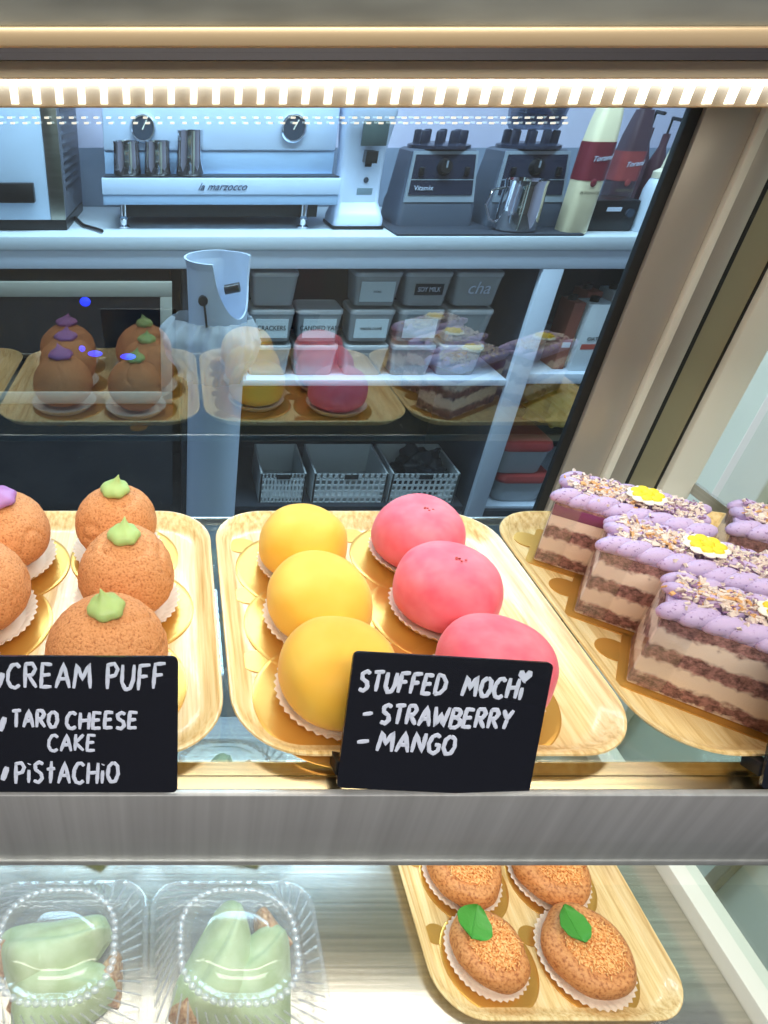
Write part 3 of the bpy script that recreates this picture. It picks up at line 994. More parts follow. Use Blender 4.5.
def clamshell(loc, rz, label, seed):
    c = empty('clamshell_box', loc, rz, label, 'takeaway box', 'clear takeaway boxes on the lower deck')
    w = 0.176
    c.scale = (1, 0.86, 1)
    # base
    mb = MB()
    rs = [sq_ring(w - 0.030, 0.02, 0.0), sq_ring(w - 0.012, 0.026, 0.004, amp=0.0012, nf=40), sq_ring(w - 0.002, 0.03, 0.026, amp=0.0015, nf=40), sq_ring(w + 0.010, 0.034, 0.029), sq_ring(w + 0.012, 0.035, 0.0275)]
    mb.rings(rs, True, False)
    mb.build('box_base', M['clear'], c, angle=50)
    # lid: rim, ribbed slanting wall, beaded shoulder, domed top panel
    ld = MB()
    rs = [sq_ring(w + 0.012, 0.035, 0.0285), sq_ring(w + 0.010, 0.034, 0.031), sq_ring(w + 0.001, 0.032, 0.0315), sq_ring(w - 0.004, 0.036, 0.037, amp=0.0016, nf=44),
          sq_ring(w - 0.038, 0.048, 0.062, amp=0.0020, nf=44), sq_ring(w - 0.050, 0.050, 0.0690, amp=0.0035, nf=44), sq_ring(w - 0.057, 0.048, 0.0715, amp=0.0028, nf=44), sq_ring(w - 0.066, 0.045, 0.0700),
          sq_ring(w - 0.076, 0.042, 0.0690), sq_ring(w - 0.080, 0.040, 0.0735), sq_ring(w - 0.115, 0.026, 0.0775), sq_ring(0.016, 0.007, 0.0785)]
    ld.rings(rs, False, True)
    ld.build('box_lid', M['clear'], c, angle=60)
    bd, rb = MB(), MB()
    ring = sq_ring(w - 0.056, 0.047, 0.0705)
    for q in range(0, 240, 5):
        p = ring[q]
        bd.ball(p, 0.0042, 0.0042, 0.0028, 10, 6)
    bd.build('scalloped_ring', M['clear_bead'], c, angle=80)
    lo, hi = sq_ring(w - 0.003, 0.036, 0.038), sq_ring(w - 0.040, 0.047, 0.062)
    for q in range(0, 240, 5):
        rb.tube([lo[q], hi[q]], 0.0011, 6)
    rb.build('lid_ribs', M['clear_bead'], c)
    return c
def crepes(cx, cy, z, rz, seed, place):
    a = empty('folded_crepe', (cx, cy, z), rz, 'pale green folded crepe with brown filling in the %s takeaway box' % place, 'crepe', 'green folded crepes')
    g = fold_mesh(seed, 0.135, 0.088, 0.054)
    w1 = g.build('crepe_wrap', M['crepe'], a, angle=60)
    w1.location = (-0.012, 0.008, 0.004); w1.rotation_euler = (0.06, 0.0, math.radians(74))
    g2 = fold_mesh(seed + 3, 0.126, 0.098, 0.044)
    w2 = g2.build('crepe_wrap', M['crepe'], a, angle=60)
    w2.location = (0.020, -0.012, 0.003); w2.rotation_euler = (-0.05, 0.04, math.radians(52))
    for q, (ex, ey, L_, W_, H_, rr_) in enumerate(((0.046, 0.034, 0.050, 0.036, 0.036, 1.9), (-0.052, -0.024, 0.060, 0.034, 0.030, 1.1), (0.0, -0.050, 0.045, 0.030, 0.022, 0.2))):
        f = fold_mesh(seed + 9 + q, L_, W_, H_).build('filling', M['filling'], a, angle=60)
        f.location = (ex, ey, 0.003)
        f.rotation_euler.z = rr_
    a.scale = (0.95, 0.88, 1)
    return a
boxes = [(0.066, 0.287, 0.0, 'front clear clamshell box of green crepes, right of the pair', 'front right'), (-0.123, 0.287, 0.02, 'front clear clamshell box at the bottom left corner', 'front left'),
         (0.066, 0.478, 0.0, 'rear clear clamshell box behind the steel rail, seen through the glass shelf', 'rear right'), (-0.123, 0.478, 0.0, 'rear clear clamshell box at left, hidden behind the chalk sign', 'rear left')]
for k, (x, y, rz, lab, pl) in enumerate(boxes):
    clamshell((x, y, DK + 0.0005), rz, lab, k)
    crepes(x, y, DK + 0.0018, (0.12, -0.75, 0.1, 0.0)[k], 5 + k * 2, pl)

# ------------------------------------------------------------------ staff counter behind
CY = 2.29       # front of counter
CZ = 1.20
m_ctop = mat('counter_white', (206, 214, 220), 0.4)
m_cab = mat('cabinet_white', (206, 216, 230), 0.4)
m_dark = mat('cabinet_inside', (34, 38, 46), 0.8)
cab = empty('open_cabinet', (0.4, 2.6, 0), 0, 'white open-fronted cabinet under the coffee counter', 'cabinet')
def kpart(name, mb, mt, **kw):
    o = mb.build(name, mt, cab, **kw)
    o.location = -Vector(cab.location)
    return o
ct = MB().box(-1.3, 2.3, CY, 2.98, CZ - 0.045, CZ, 0.004).build('worktop', m_ctop)
tag(ct, 'long pale worktop carrying the coffee machine and blenders', 'worktop')
xo = at(174, 300, CY).x
xp0, xp1 = at(545, 270, CY).x, at(566, 270, CY).x
kpart('top_rail', MB().box(-1.3, 2.3, CY + 0.01, CY + 0.03, CZ - 0.108, CZ - 0.046, 0.002), m_cab)
kpart('upright', MB().box(xp0, xp1, CY + 0.01, CY + 0.035, 0.0, CZ - 0.109, 0.002), m_cab)
kpart('side_panel', MB().box(xp0 + 0.02, xp1 - 0.02, CY + 0.036, 2.95, 0.0, CZ - 0.109, 0.002), mat('side_panel_grey', (84, 88, 98), 0.7))
kpart('upright', MB().box(2.27, 2.30, CY + 0.01, 2.95, 0.0, CZ - 0.109, 0.002), m_cab)
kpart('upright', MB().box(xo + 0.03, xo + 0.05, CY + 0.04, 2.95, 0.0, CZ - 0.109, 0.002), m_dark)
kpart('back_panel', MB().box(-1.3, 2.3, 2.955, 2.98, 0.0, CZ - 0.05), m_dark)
zsh = at(400, 383, CY + 0.02).z
kpart('shelf', MB().box(xo + 0.052, xp0 - 0.001, CY + 0.02, 2.95, zsh - 0.012, zsh + 0.012, 0.001), m_cab)
zsr = at(580, 374, CY + 0.02).z
kpart('shelf', MB().box(xp1 + 0.001, 2.268, CY + 0.02, 2.95, zsr - 0.040, zsr, 0.001), m_cab)
zb1 = at(400, 505, CY + 0.02).z
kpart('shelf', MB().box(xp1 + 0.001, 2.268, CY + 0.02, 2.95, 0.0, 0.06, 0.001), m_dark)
zbot = max(0.03, zb1)

# --- espresso machine
def pbox(mb, p0, p1, Y, dep, b=0.0):
    """box whose front face spans two photo corners at depth Y"""
    a, c = at(p0[0], p0[1], Y), at(p1[0], p1[1], Y)
    return mb.box(min(a.x, c.x), max(a.x, c.x), Y, Y + dep, min(a.z, c.z), max(a.z, c.z), b)
EY = 2.40
em = empty('espresso_machine', (at(220, 200, EY).x, EY + 0.2, CZ), 0, 'white two-group espresso machine with round gauges on the counter', 'coffee machine')
def mk(parent):
    base = Vector(parent.location)
    def f(name, mb, mt, **kw):
        o = mb.build(name, mt, parent, **kw)
        o.location = -base
        return o
    return f
ep = mk(em)
m_ewhite = mat('machine_white', (206, 222, 244), 0.3)
m_egrey = mat('machine_grey', (160, 186, 214), 0.3)
m_gauge = mat('gauge_face', (60, 70, 84), 0.2)
z_t = at(220, 178, EY).z; z_b = at(220, 205, EY).z; xl, xr = at(102, 190, EY).x, at(340, 190, EY).x
ep('drip_tray', MB().box(xl, xr, EY, EY + 0.42, z_b + 0.032, z_t, 0.003), m_ewhite)
ep('tray_skirt', MB().box(xl + 0.002, xr - 0.002, EY + 0.004, EY + 0.42, z_b, z_b + 0.031, 0.003), m_egrey)
ep('tray_grate', MB().box(xl + 0.006, xr - 0.006, EY + 0.005, EY + 0.10, z_t, z_t + 0.004), M['black'])
BY = EY + 0.12
xb0, xb1 = at(104, 150, BY).x, at(335, 150, BY).x
zm = at(220, 151, BY).z
ep('lower_panel', MB().box(xb0, xb1, BY, EY + 0.42, z_t + 0.001, zm, 0.003), m_egrey)
ep('body', MB().box(xb0, xb1, BY - 0.006, EY + 0.42, zm + 0.001, CZ + 0.46, 0.006), m_ewhite)
for gx in (143, 294):
    c = at(gx, 128, BY - 0.008)
    g = MB()
    Mx = Matrix.Translation(c) @ Matrix.Rotation(PI / 2, 4, 'X')
    g.lathe([(0.040, -0.004), (0.045, 0.006), (0.040, 0.012), (0.036, 0.008)], 32, M=Mx, cap0=True, cap1=False)
    gg = ep('gauge', g, M['chrome'])
    f = MB().lathe([(0.036, 0.0), (0.036, 0.007)], 32, M=Mx)
    f.build('gauge_face', m_gauge, gg)
    nd = MB().box(-0.002, 0.002, -0.010, -0.008, -0.005, 0.028, M=Matrix.Translation(c) @ Matrix.Rotation(0.5, 4, 'Y'))
    nd.build('needle', M['petalW'], gg)
for lx in (124, 303):
    c = at(lx, 220, EY + 0.05)
    ep('machine_foot', MB().lathe([(0.020, 0), (0.022, 0.006), (0.012, 0.012), (0.013, 0.03), (0.017, 0.034), (0.011, 0.04), (0.012, z_b - CZ)], 20, c=(c.x, c.y, CZ + 0.0005)), M['chrome'])
    ep('machine_foot', MB().lathe([(0.020, 0), (0.022, 0.006), (0.012, 0.012), (0.012, z_b - CZ)], 20, c=(c.x, c.y + 0.30, CZ + 0.0005)), M['chrome'])
ep('underside', MB().box(xl + 0.06, xr - 0.05, EY + 0.10, EY + 0.35, CZ + 0.03, z_b - 0.001), M['black'])
def text(s, size, loc, mt, parent, base=None, rot=(PI / 2, 0, 0), shear=0.0, align='CENTER', ext=0.0006, name='lettering', sx=1.0):
    cu = bpy.data.curves.new(name, 'FONT')
    cu.body = s
    cu.size = size
    cu.shear = shear
    cu.extrude = ext
    cu.align_x = align
    cu.align_y = 'CENTER'
    cu.materials.append(mt)
    tmp = bpy.data.objects.new(name, cu)
    me = bpy.data.meshes.new_from_object(tmp)
    bpy.data.objects.remove(tmp)
    if not me.materials:
        me.materials.append(mt)
    o = bpy.data.objects.new(name, me)
    COL.objects.link(o)
    o.parent = parent
    o.location = Vector(loc) - (base if base is not None else Vector())
    o.rotation_euler = rot
    o.scale = (sx, 1, 1)
    return o
text('la marzocco', 0.034, Vector((at(222, 187, EY).x, EY - 0.001, at(222, 187, EY).z)), mat('script_ink', (50, 60, 90), 0.5), em, Vector(em.location), shear=0.5)

# steel pitchers on the drip tray and milk jug
def pitcher(name, p0, p1, Y, label, zbase, handle=None, grp=None):
    a, c = at(p0[0], p0[1], Y), at(p1[0], p1[1], Y)
    r = abs(c.x - a.x) / 2
    h = a.z - zbase
    cx = (a.x + c.x) / 2
    mb = MB()
    mb.lathe([(r * 0.93, 0), (r, 0.006), (r * 0.97, h * 0.5), (r * 0.93, h * 0.9), (r * 0.97, h), (r * 0.93, h), (r * 0.89, h * 0.9), (r * 0.93, h * 0.5), (r * 0.9, 0.008)], 36)
    o = mb.build(name, M['chrome'], loc=(cx, Y + r, zbase + 0.0006), angle=50)
    tag(o, label, 'milk pitcher', grp)
    if handle:
        MB().tube([(handle * r * 0.95, 0, h * 0.85), (handle * r * 1.5, 0, h * 0.80), (handle * r * 1.65, 0, h * 0.5), (handle * r * 1.35, 0, h * 0.22), (handle * r * 0.95, 0, h * 0.15)], 0.005, 8).build('handle', M['chrome'], o)
    return o
zt = z_t + 0.004
pg = 'steel milk pitchers on the espresso machine'
pitcher('milk_pitcher', (111, 142), (141, 178), EY + 0.012, 'left wide steel milk pitcher on the espresso machine', zt, None, pg)
pitcher('milk_pitcher', (143, 142), (171, 178), EY + 0.012, 'middle steel milk pitcher on the espresso machine', zt, None, pg)
pitcher('milk_pitcher', (176, 131), (204, 178), EY + 0.010, 'tall steel milk pitcher, right of the three on the machine', zt, None, pg)

# --- left oven on counter
OY = 2.40
ov = empty('countertop_oven', (at(30, 200, OY).x, OY + 0.2, CZ), 0, 'white countertop oven with black handle at the top left', 'oven')
op = mk(ov)
a, c = at(-40, 222, OY), at(66, 222, OY)
m_oside = mat('oven_side', (96, 98, 108), 0.5)
op('oven_body', MB().box(a.x, c.x, OY + 0.012, OY + 0.48, CZ + 0.035, CZ + 0.46, 0.003), m_oside)
op('oven_door', MB().box(a.x, at(49, 200, OY).x, OY, OY + 0.011, CZ + 0.035, CZ + 0.46, 0.002), mat('oven_white', (188, 206, 226), 0.35))
op('oven_edge', MB().box(at(49.5, 200, OY).x, c.x, OY - 0.002, OY + 0.011, CZ + 0.035, CZ + 0.46, 0.001), brushed('oven_steel', (176, 172, 158), 0.3, (3, 3, 60)))
op('oven_plinth', MB().box(a.x + 0.005, c.x + 0.001, OY + 0.004, OY + 0.47, CZ + 0.0006, CZ + 0.034), M['black'])
h0, h1 = at(-10, 183, OY - 0.04), at(35, 203, OY - 0.04)
op('oven_handle', MB().box(h0.x, h1.x, OY - 0.045, OY - 0.015, h1.z, h0.z, 0.004).box(h1.x - 0.02, h1.x - 0.005, OY - 0.016, OY, h1.z + 0.008, h0.z - 0.008), M['black'])
vt = MB()
for k in range(13):
    z = CZ + 0.12 + k * 0.026
    vt.box(c.x, c.x + 0.0015, OY + 0.07, OY + 0.40, z, z + 0.011)
op('vent', vt, M['black'])

# --- grinder
GY = 2.42
gr = empty('coffee_grinder', (at(360, 200, GY).x, GY + 0.1, CZ), 0, 'white coffee grinder between the espresso machine and blenders', 'grinder')
gp = mk(gr)
cx = at(362, 200, GY).x
m_gw = mat('grinder_white', (204, 216, 236), 0.3)
prof = []
gb = MB()
rs = []
for z, w, d, yo in ((0.0, 0.094, 0.17, 0), (0.02, 0.094, 0.17, 0), (0.045, 0.086, 0.14, 0.02), (0.07, 0.080, 0.11, 0.045), (0.13, 0.078, 0.10, 0.05), (0.22, 0.078, 0.10, 0.05), (0.28, 0.084, 0.13, 0.03), (0.34, 0.088, 0.16, 0.01), (0.42, 0.086, 0.16, 0.012), (0.46, 0.06, 0.12, 0.03)):
    rs.append([(cx + x, GY + yo + d / 2 + y, CZ + 0.012 + z) for x, y in rrect(w * 1.9, d, 0.02, 5)])
gb.rings(rs)
gp('grinder_body', gb, m_gw)
gp('base_plate', MB().box(cx - 0.092, cx + 0.092, GY - 0.004, GY + 0.17, CZ + 0.0006, CZ + 0.012, 0.003), M['black'])
sc0, sc1 = at(365, 121, GY), at(388, 146, GY)
gp('screen', MB().box(sc0.x, sc1.x - 0.004, GY + 0.004, GY + 0.016, sc1.z, sc0.z, 0.002), mat('grinder_screen', (70, 84, 84), 0.15))
fk = at(371, 157, GY)
gp('portafilter_fork', MB().prism([(fk.x - 0.020, GY - 0.012), (fk.x + 0.020, GY - 0.012), (fk.x + 0.014, GY + 0.05), (fk.x - 0.014, GY + 0.05)], fk.z - 0.018, fk.z + 0.018).cyl((fk.x, GY + 0.02, fk.z - 0.03), (fk.x, GY + 0.02, fk.z - 0.018), 0.012), M['black'])
bt = at(366, 180, GY + 0.05)
gp('button', MB().cyl((bt.x, GY + 0.047, bt.z), (bt.x, GY + 0.051, bt.z), 0.009), m_gauge)
b0, b1 = at(357, 188, GY + 0.05), at(371, 199, GY + 0.05)
gp('badge', MB().box(b0.x, b1.x, GY + 0.047, GY + 0.0505, b1.z, b0.z, 0.001), mat('badge_grey', (120, 140, 150), 0.4))

# --- blender bases on a black mat
mt0, mt1 = at(392, 229, 2.36), at(575, 229, 2.36)
tag(MB().box(mt0.x, mt1.x, 2.295, 2.70, CZ + 0.0006, CZ + 0.0075, 0.002).build('bar_mat', mat('mat_rubber', (44, 50, 62), 0.6)), 'dark rubber bar mat under the blenders', 'mat')
m_bl = mat('blender_body', (72, 80, 94), 0.4)
m_blp = mat('blender_panel', (38, 42, 58), 0.25)
m_bls = mat('blender_rim', (170, 182, 194), 0.3, 0.5)
def blender_base(px, label, jar):
    Y = 2.44
    w = (at(478, 200, Y).x - at(402, 200, Y).x)
    cx = at(px, 200, Y).x
    z0 = CZ + 0.0080
    zt_ = at(440, 150, Y).z
    b = empty('blender', (cx, Y + 0.1, z0), 0, label, 'blender', 'countertop blenders on the bar mat')
    f = mk(b)
    hgt = zt_ - z0
    rs = []
    for t, ww, dd in ((0, 1.02, 0.23), (0.28, 1.0, 0.22), (0.34, 0.96, 0.21), (0.97, 0.86, 0.17), (1.0, 0.80, 0.15)):
        rs.append([(cx + x, Y + 0.12 + y, z0 + t * hgt) for x, y in rrect(w * ww, dd, 0.018, 5)])
    mb = MB().rings(rs)
    f('blender_base', mb, m_bl)
    # front panel (sloping back)
    def panel(u, v, off):
        yb = Y + 0.015 + 0.022 * v - off
        return (cx + u * w * (0.46 - 0.045 * v), yb, z0 + hgt * (0.36 + 0.60 * v))
    def slab(u0, u1, v0, v1, o0, o1):
        return MB().add([panel(u0, v0, o0), panel(u1, v0, o0), panel(u1, v1, o0), panel(u0, v1, o0), panel(u0, v0, o1), panel(u1, v0, o1), panel(u1, v1, o1), panel(u0, v1, o1)],
                        [(3, 2, 1, 0), (4, 5, 6, 7), (0, 1, 5, 4), (1, 2, 6, 5), (2, 3, 7, 6), (3, 0, 4, 7)])
    f('panel_rim', slab(-1, 1, -0.06, 1.03, -0.006, 0.004), m_bls)
    pf = f('control_panel', slab(-0.92, 0.92, 0.10, 0.96, 0.004, 0.007), m_blp)
    f('panel_line', slab(-0.92, 0.92, 0.42, 0.44, 0.007, 0.0085), m_bls)
    p = Vector(panel(0.0, 0.70, 0.007))
    kn = f('dial', MB().cyl(p, p + Vector((0, -0.022, 0.004)), 0.026, 24, 0.020), M['black'])
    p2 = p + Vector((0, -0.0235, 0.004))
    f('dial_mark', MB().box(p2.x - 0.003, p2.x + 0.003, p2.y - 0.001, p2.y + 0.001, p2.z - 0.004, p2.z + 0.017), m_bls)
    for u in (-0.68, 0.68):
        q = Vector(panel(u, 0.62, 0.007))
        f('switch', MB().box(q.x - 0.008, q.x + 0.008, q.y - 0.014, q.y, q.z - 0.014, q.z + 0.012, 0.003), M['black'])
    text('Vitamix', 0.022, Vector(panel(-0.52, 0.25, 0.010)), M['chalk'], b, Vector(b.location))
    # jar seat with prongs
    js = MB().lathe([(w * 0.40, 0), (w * 0.40, 0.010), (w * 0.30, 0.016), (w * 0.28, 0.016)], 32, c=(cx, Y + 0.12, z0 + hgt + 0.0005))
    for a in (0.5, 1.2, 1.9, 2.6, 3.7, 4.4, 5.0, 5.7):
        px_, py_ = cx + w * 0.30 * math.cos(a), Y + 0.12 + w * 0.25 * math.sin(a)
        js.box(px_ - 0.014, px_ + 0.014, py_ - 0.008, py_ + 0.008, z0 + hgt + 0.004, z0 + hgt + 0.055, 0.006)
    f('jar_seat', js, m_blp)
    if jar:
        j = MB()
        rs = []
        for t, s in ((0.0, 0.30), (0.05, 0.33), (1.0, 0.46), (1.0, 0.43), (0.06, 0.30)):
            rs.append([(cx + x, Y + 0.12 + y, z0 + hgt + 0.056 + 0.24 * t) for x, y in rrect(w * s * 2 * 0.8, w * s * 1.5, 0.02, 5)])
        j.rings(rs)
        f('blender_jar', j, glass('jar_smoke', (0.45, 0.50, 0.58), 0.1, fresnel=0.3))
    return b
blender_base(440, 'left blender base with dial, without its jar, beside the grinder', False)
blender_base(530, 'right blender with a smoky jar, behind the steel jug', True)
pitcher('milk_pitcher', (516, 182), (548, 222), 2.30, 'steel milk pitcher with handle in front of the right blender', CZ + 0.0078, -1, 'steel milk pitchers on the counter')

# --- syrup bottles
def syrup(px, Y, label, cream, lbl, txt, h=0.39, rot=0.0):
    b = at(px, 222, Y)
    s = empty('syrup_bottle', (b.x, Y, CZ + 0.0006), 0, label, 'syrup bottle')
    rs = []
    for z, w in ((0, 0.040), (0.006, 0.043), (h * 0.60, 0.042), (h * 0.72, 0.038), (h * 0.84, 0.030), (h * 0.92, 0.024)):
        rs.append([(x, y, z) for x, y in rrect(w * 2, w * 2, w * 0.55, 6)])
    MB().rings(rs).build('bottle', cream, s, angle=50)
    MB().cyl((0, 0, h * 0.921), (0, 0, h), 0.019, 20).build('cap', cream, s)
    rr = [[(x, y, z) for x, y in rrect(0.0885, 0.0885, 0.026, 6)] for z in (h * 0.36, h * 0.60)]
    lb = MB().rings(rr).build('front_label', lbl, s, angle=50)
    text(txt, 0.023, (0, -0.0455, h * 0.50), M['chalk'], s, shear=0.4, rot=(PI / 2, -0.12, 0))
    text('PUREMADE', 0.013, (0, -0.0425, h * 0.28), mat('label_ink', (120, 110, 90), 0.6), s)
    MB().ball((0, -0.0445, h * 0.345), 0.010, 0.002, 0.012).build('seal_mark', lbl, s)
    return s
m_syr = mat('syrup_cream', (246, 230, 190), 0.35)
m_mar = mat('maroon_label', (120, 38, 50), 0.4)
b1 = syrup(573, 2.36, 'pale yellow sauce bottle with a maroon label on the counter', m_syr, m_mar, 'Torani', h=0.46)
b2 = syrup(606, 2.60, 'dark sauce bottle with a red label behind the pale bottle', mat('syrup_dark', (78, 58, 66), 0.3), mat('red_label', (150, 66, 66), 0.4), 'Torani')
kx0, kx1 = at(588, 225, 2.38), at(634, 225, 2.38)
kb = empty('counter_box', ((kx0.x + kx1.x) / 2, 2.5, CZ), 0, 'small black counter box beside the pale sauce bottle', 'box')
kp = mk(kb)
kp('box_body', MB().box(kx0.x, kx1.x, 2.385, 2.53, CZ + 0.0006, CZ + 0.10, 0.006), M['black'])
kp('front_badge', MB().box(kx0.x + 0.05, kx0.x + 0.10, 2.382, 2.385, CZ + 0.065, CZ + 0.078), M['chalk'])
kp('dial', MB().cyl((kx1.x - 0.03, 2.385, CZ + 0.06), (kx1.x - 0.03, 2.375, CZ + 0.06), 0.014), m_gauge)
sq = at(650, 225, 2.36)
sb = empty('squeeze_bottle', (sq.x, 2.40, CZ + 0.0006), 0, 'white squeeze bottle with nozzle next to the dark door seal', 'squeeze bottle')
MB().lathe([(0.036, 0), (0.038, 0.005), (0.038, 0.13), (0.030, 0.16), (0.025, 0.165)], 28).build('bottle', mat('squeeze_white', (206, 216, 230), 0.5), sb)
MB().lathe([(0.027, 0.166), (0.027, 0.185), (0.010, 0.195), (0.003, 0.25)], 24).build('nozzle', mat('nozzle_cream', (226, 216, 190), 0.5), sb)
# dark espresso accessory tower behind
tw = at(628, 200, 2.72)
t = empty('syrup_pump_rack', (tw.x, 2.74, CZ + 0.0006), 0, 'dark cluster of pump bottles against the back wall', 'bottle rack')
MB().box(-0.11, 0.11, -0.06, 0.06, 0, 0.03, 0.003).build('rack_base', M['black'], t)
m_db = mat('brown_bottle', (86, 58, 66), 0.25)
for q, (x, hh) in enumerate(((-0.07, 0.27), (0.0, 0.30), (0.07, 0.28))):
    bo = MB().lathe([(0.030, 0.031), (0.031, 0.04), (0.031, hh * 0.65), (0.013, hh * 0.85), (0.013, hh)], 24, c=(x, 0, 0)).build('pump_bottle', m_db, t)
    MB().cyl((x, 0, hh), (x, 0, hh + 0.05), 0.004).cyl((x, 0, hh + 0.05), (x, -0.05, hh + 0.045), 0.006).build('pump', M['black'], bo)

# ------------------------------------------------------------------ built-in oven under the counter, left
UY = CY + 0.005
uo = empty('undercounter_oven', (-0.4, 2.6, 0), 0, 'stainless-framed oven with dark glass door under the counter', 'oven')
uq = mk(uo)
za, zc = at(100, 282, UY).z, at(100, 392, UY).z
ux1 = at(172, 300, UY).x
zi, xi = at(100, 297, UY).z, at(160, 300, UY).x
uq('oven_carcass', MB().box(-1.25, ux1 - 0.01, UY + 0.02, 2.94, 0.06, za - 0.004), m_dark)
fr_m = mat('uoven_steel', (176, 172, 158), 0.4, 0.3)
uq('door_frame', MB().box(-1.25, ux1, UY, UY + 0.018, zi, za, 0.002).box(xi, ux1, UY, UY + 0.018, zc, zi, 0.002).box(-1.25, ux1, UY, UY + 0.018, zc - 0.05, zc, 0.002), fr_m)
uq('door_glass', MB().box(-1.25, xi, UY + 0.004, UY + 0.010, zc, zi), mat('oven_glass', (26, 28, 34), 0.12, spec=0.5))
for (px, py, w) in ((85, 302, 0.020), (95, 354, 0.028), (128, 357, 0.030), (82, 349, 0.012)):
    p = at(px, py, UY)
    uq('blue_glow_spot', MB().ball((p.x, UY + 0.003, p.z), w, 0.004, 0.017 if py < 310 else 0.012, 16, 8), mat('blue_glow', (40, 60, 255), 0.4, emit=(30, 50, 255), estr=1.6))  # emissive blue spots over the oven door
uq('lower_panel', MB().box(-1.25, ux1, UY + 0.002, UY + 0.018, 0.10, zc - 0.052), m_dark)

# ------------------------------------------------------------------ tall white bin with clear bag
WY = 1.70
wt = at(222, 264, WY)
wr = 0.083
bn = empty('tall_white_bin', (wt.x, WY + wr, 0), 0, 'tall slim white bin with scooped top and clear bag round its neck', 'bin')
m_bin = mat('bin_white', (196, 208, 226), 0.35)
mb = MB()
n = 48
zt = wt.z
rs = []
def lip(b):     # scooped opening facing front-right
    d = math.cos(b - math.radians(-45))
    return 0.150 * max(0, (d - 0.50) / 0.50) ** 0.6 if d > 0.50 else 0
for t in (0.0, 0.3, 0.6, 0.8, 0.9, 0.97, 1.0):
    ring = []
    for i in range(n):
        b = 2 * PI * i / n
        top = zt - lip(b)
        z = t * top
        fl = max(0, (z - (zt - 0.06)) / 0.06)
        r = wr * (1 + 0.18 * fl ** 2 * (1.0 if math.cos(b - PI) > -0.2 else 0.45))
        ring.append((r * math.cos(b), r * math.sin(b), z))
    rs.append(ring)
inner = [[(x * 0.94, y * 0.94, z) for x, y, z in rs[-1]], [(wr * 0.9 * math.cos(2 * PI * i / n), wr * 0.9 * math.sin(2 * PI * i / n), zt - 0.30) for i in range(n)]]
mb.rings(rs + inner)
mb.build('bin_body', m_bin, bn, angle=60)
kx = at(203, 301, WY)
MB().cyl((kx.x - wt.x, -wr - 0.004, kx.z), (kx.x - wt.x, -wr + 0.012, kx.z), 0.013, 18).tube([(kx.x - wt.x + 0.002, -wr - 0.003, kx.z), (kx.x - wt.x + 0.008, -wr - 0.006, kx.z - 0.04), (kx.x - wt.x + 0.012, -wr - 0.004, kx.z - 0.07)], 0.003).build('lock', M['black'], bn)
hb = at(238, 296, WY)
MB().cyl((hb.x - wt.x - 0.03, -0.02, hb.z), (hb.x - wt.x + 0.008, -0.03, hb.z + 0.01), 0.013, 14).build('inner_handle', M['black'], bn)
bg = MB()
rs = []
zA, zB = at(219, 325, WY).z, at(219, 385, WY).z
for k in range(13):
    t = k / 12
    z = zA + (zB - zA) * t
    ring = []
    for i in range(96):
        b = 2 * PI * i / 96
        r = wr + 0.010 + 0.028 * math.sin(PI * min(1, t * 1.15)) + 0.012 * noise.noise(Vector((math.cos(b) * 3, math.sin(b) * 3, t * 4))) + 0.005 * math.sin(17 * b + 3 * t)
        r += 0.045 * max(0, math.cos(b - PI)) ** 3 * (1 - abs(t - 0.25))
        ring.append((r * math.cos(b), r * math.sin(b), z))
    rs.append(ring)
bg.rings(rs, False, False)
bg.build('clear_bag', M['bag'], bn, angle=90)

# ------------------------------------------------------------------ deli tubs on the cabinet shelf
m_tub = glass('tub_plastic', (0.70, 0.76, 0.80), 0.10, rough=0.15, fresnel=0.3, haze=0.30)
m_lab = mat('tub_label', (206, 218, 222), 0.6)
m_ink = mat('label_print', (26, 30, 38), 0.6)
m_cont = [mat('tub_dark', (46, 42, 44), 0.7), mat('tub_matcha', (86, 92, 56), 0.7), mat('tub_brown', (92, 74, 60), 0.7), mat('tub_grey', (120, 118, 112), 0.7)]
ty = CY + 0.06
zs = zsh + 0.012
rowh = 0.136
# columns left to right in the photo
cols_px = [272, 320, 372, 421, 470]
cols = [at(p, 322, ty).x for p in cols_px]
tw_ = (cols[3] - cols[2]) * 0.93
tubs = [  # row from bottom, col, content, label text, style
    (0, 0, 0, '', 0), (0, 1, 2, '', 0), (0, 2, 0, '', 0), (0, 3, 3, '', 0), (0, 4, 3, '', 0),
    (1, 0, 2, 'CRACKERS', 1), (1, 1, 1, 'CANDIED YAM', 1), (1, 2, 0, 'matcha crumb', 3), (1, 3, 1, '', 1), (1, 4, 3, '', 0),
    (2, 0, 2, '', 0), (2, 2, 3, 'oreo', 3), (2, 3, 3, 'SOY MILK', 2), (2, 4, 0, 'cha', 4)]
names = {0: 'bottom', 1: 'middle', 2: 'top'}
colnames = ['first', 'second', 'third', 'fourth', 'fifth']
tub_geo = None
def tub_meshes():
    h = rowh - 0.004
    w, d = tw_, 0.15
    def rr(s, z):
        return [(x, y + d / 2, z) for x, y in rrect(w * s, d * s, 0.018, 4)]
    body = MB().rings([rr(0.84, 0), rr(0.86, 0.004), rr(0.97, h * 0.80), rr(0.95, h * 0.80), rr(0.84, 0.006)])
    lid = MB().rings([rr(1.0, h * 0.805), rr(1.0, h * 0.90), rr(0.95, h * 0.93), rr(0.90, h * 0.93), rr(0.88, h * 0.905)])
    cont = MB().rings([rr(0.80, 0.008), rr(0.89, h * 0.62), rr(0.86, h * 0.66)])
    return body, lid, cont
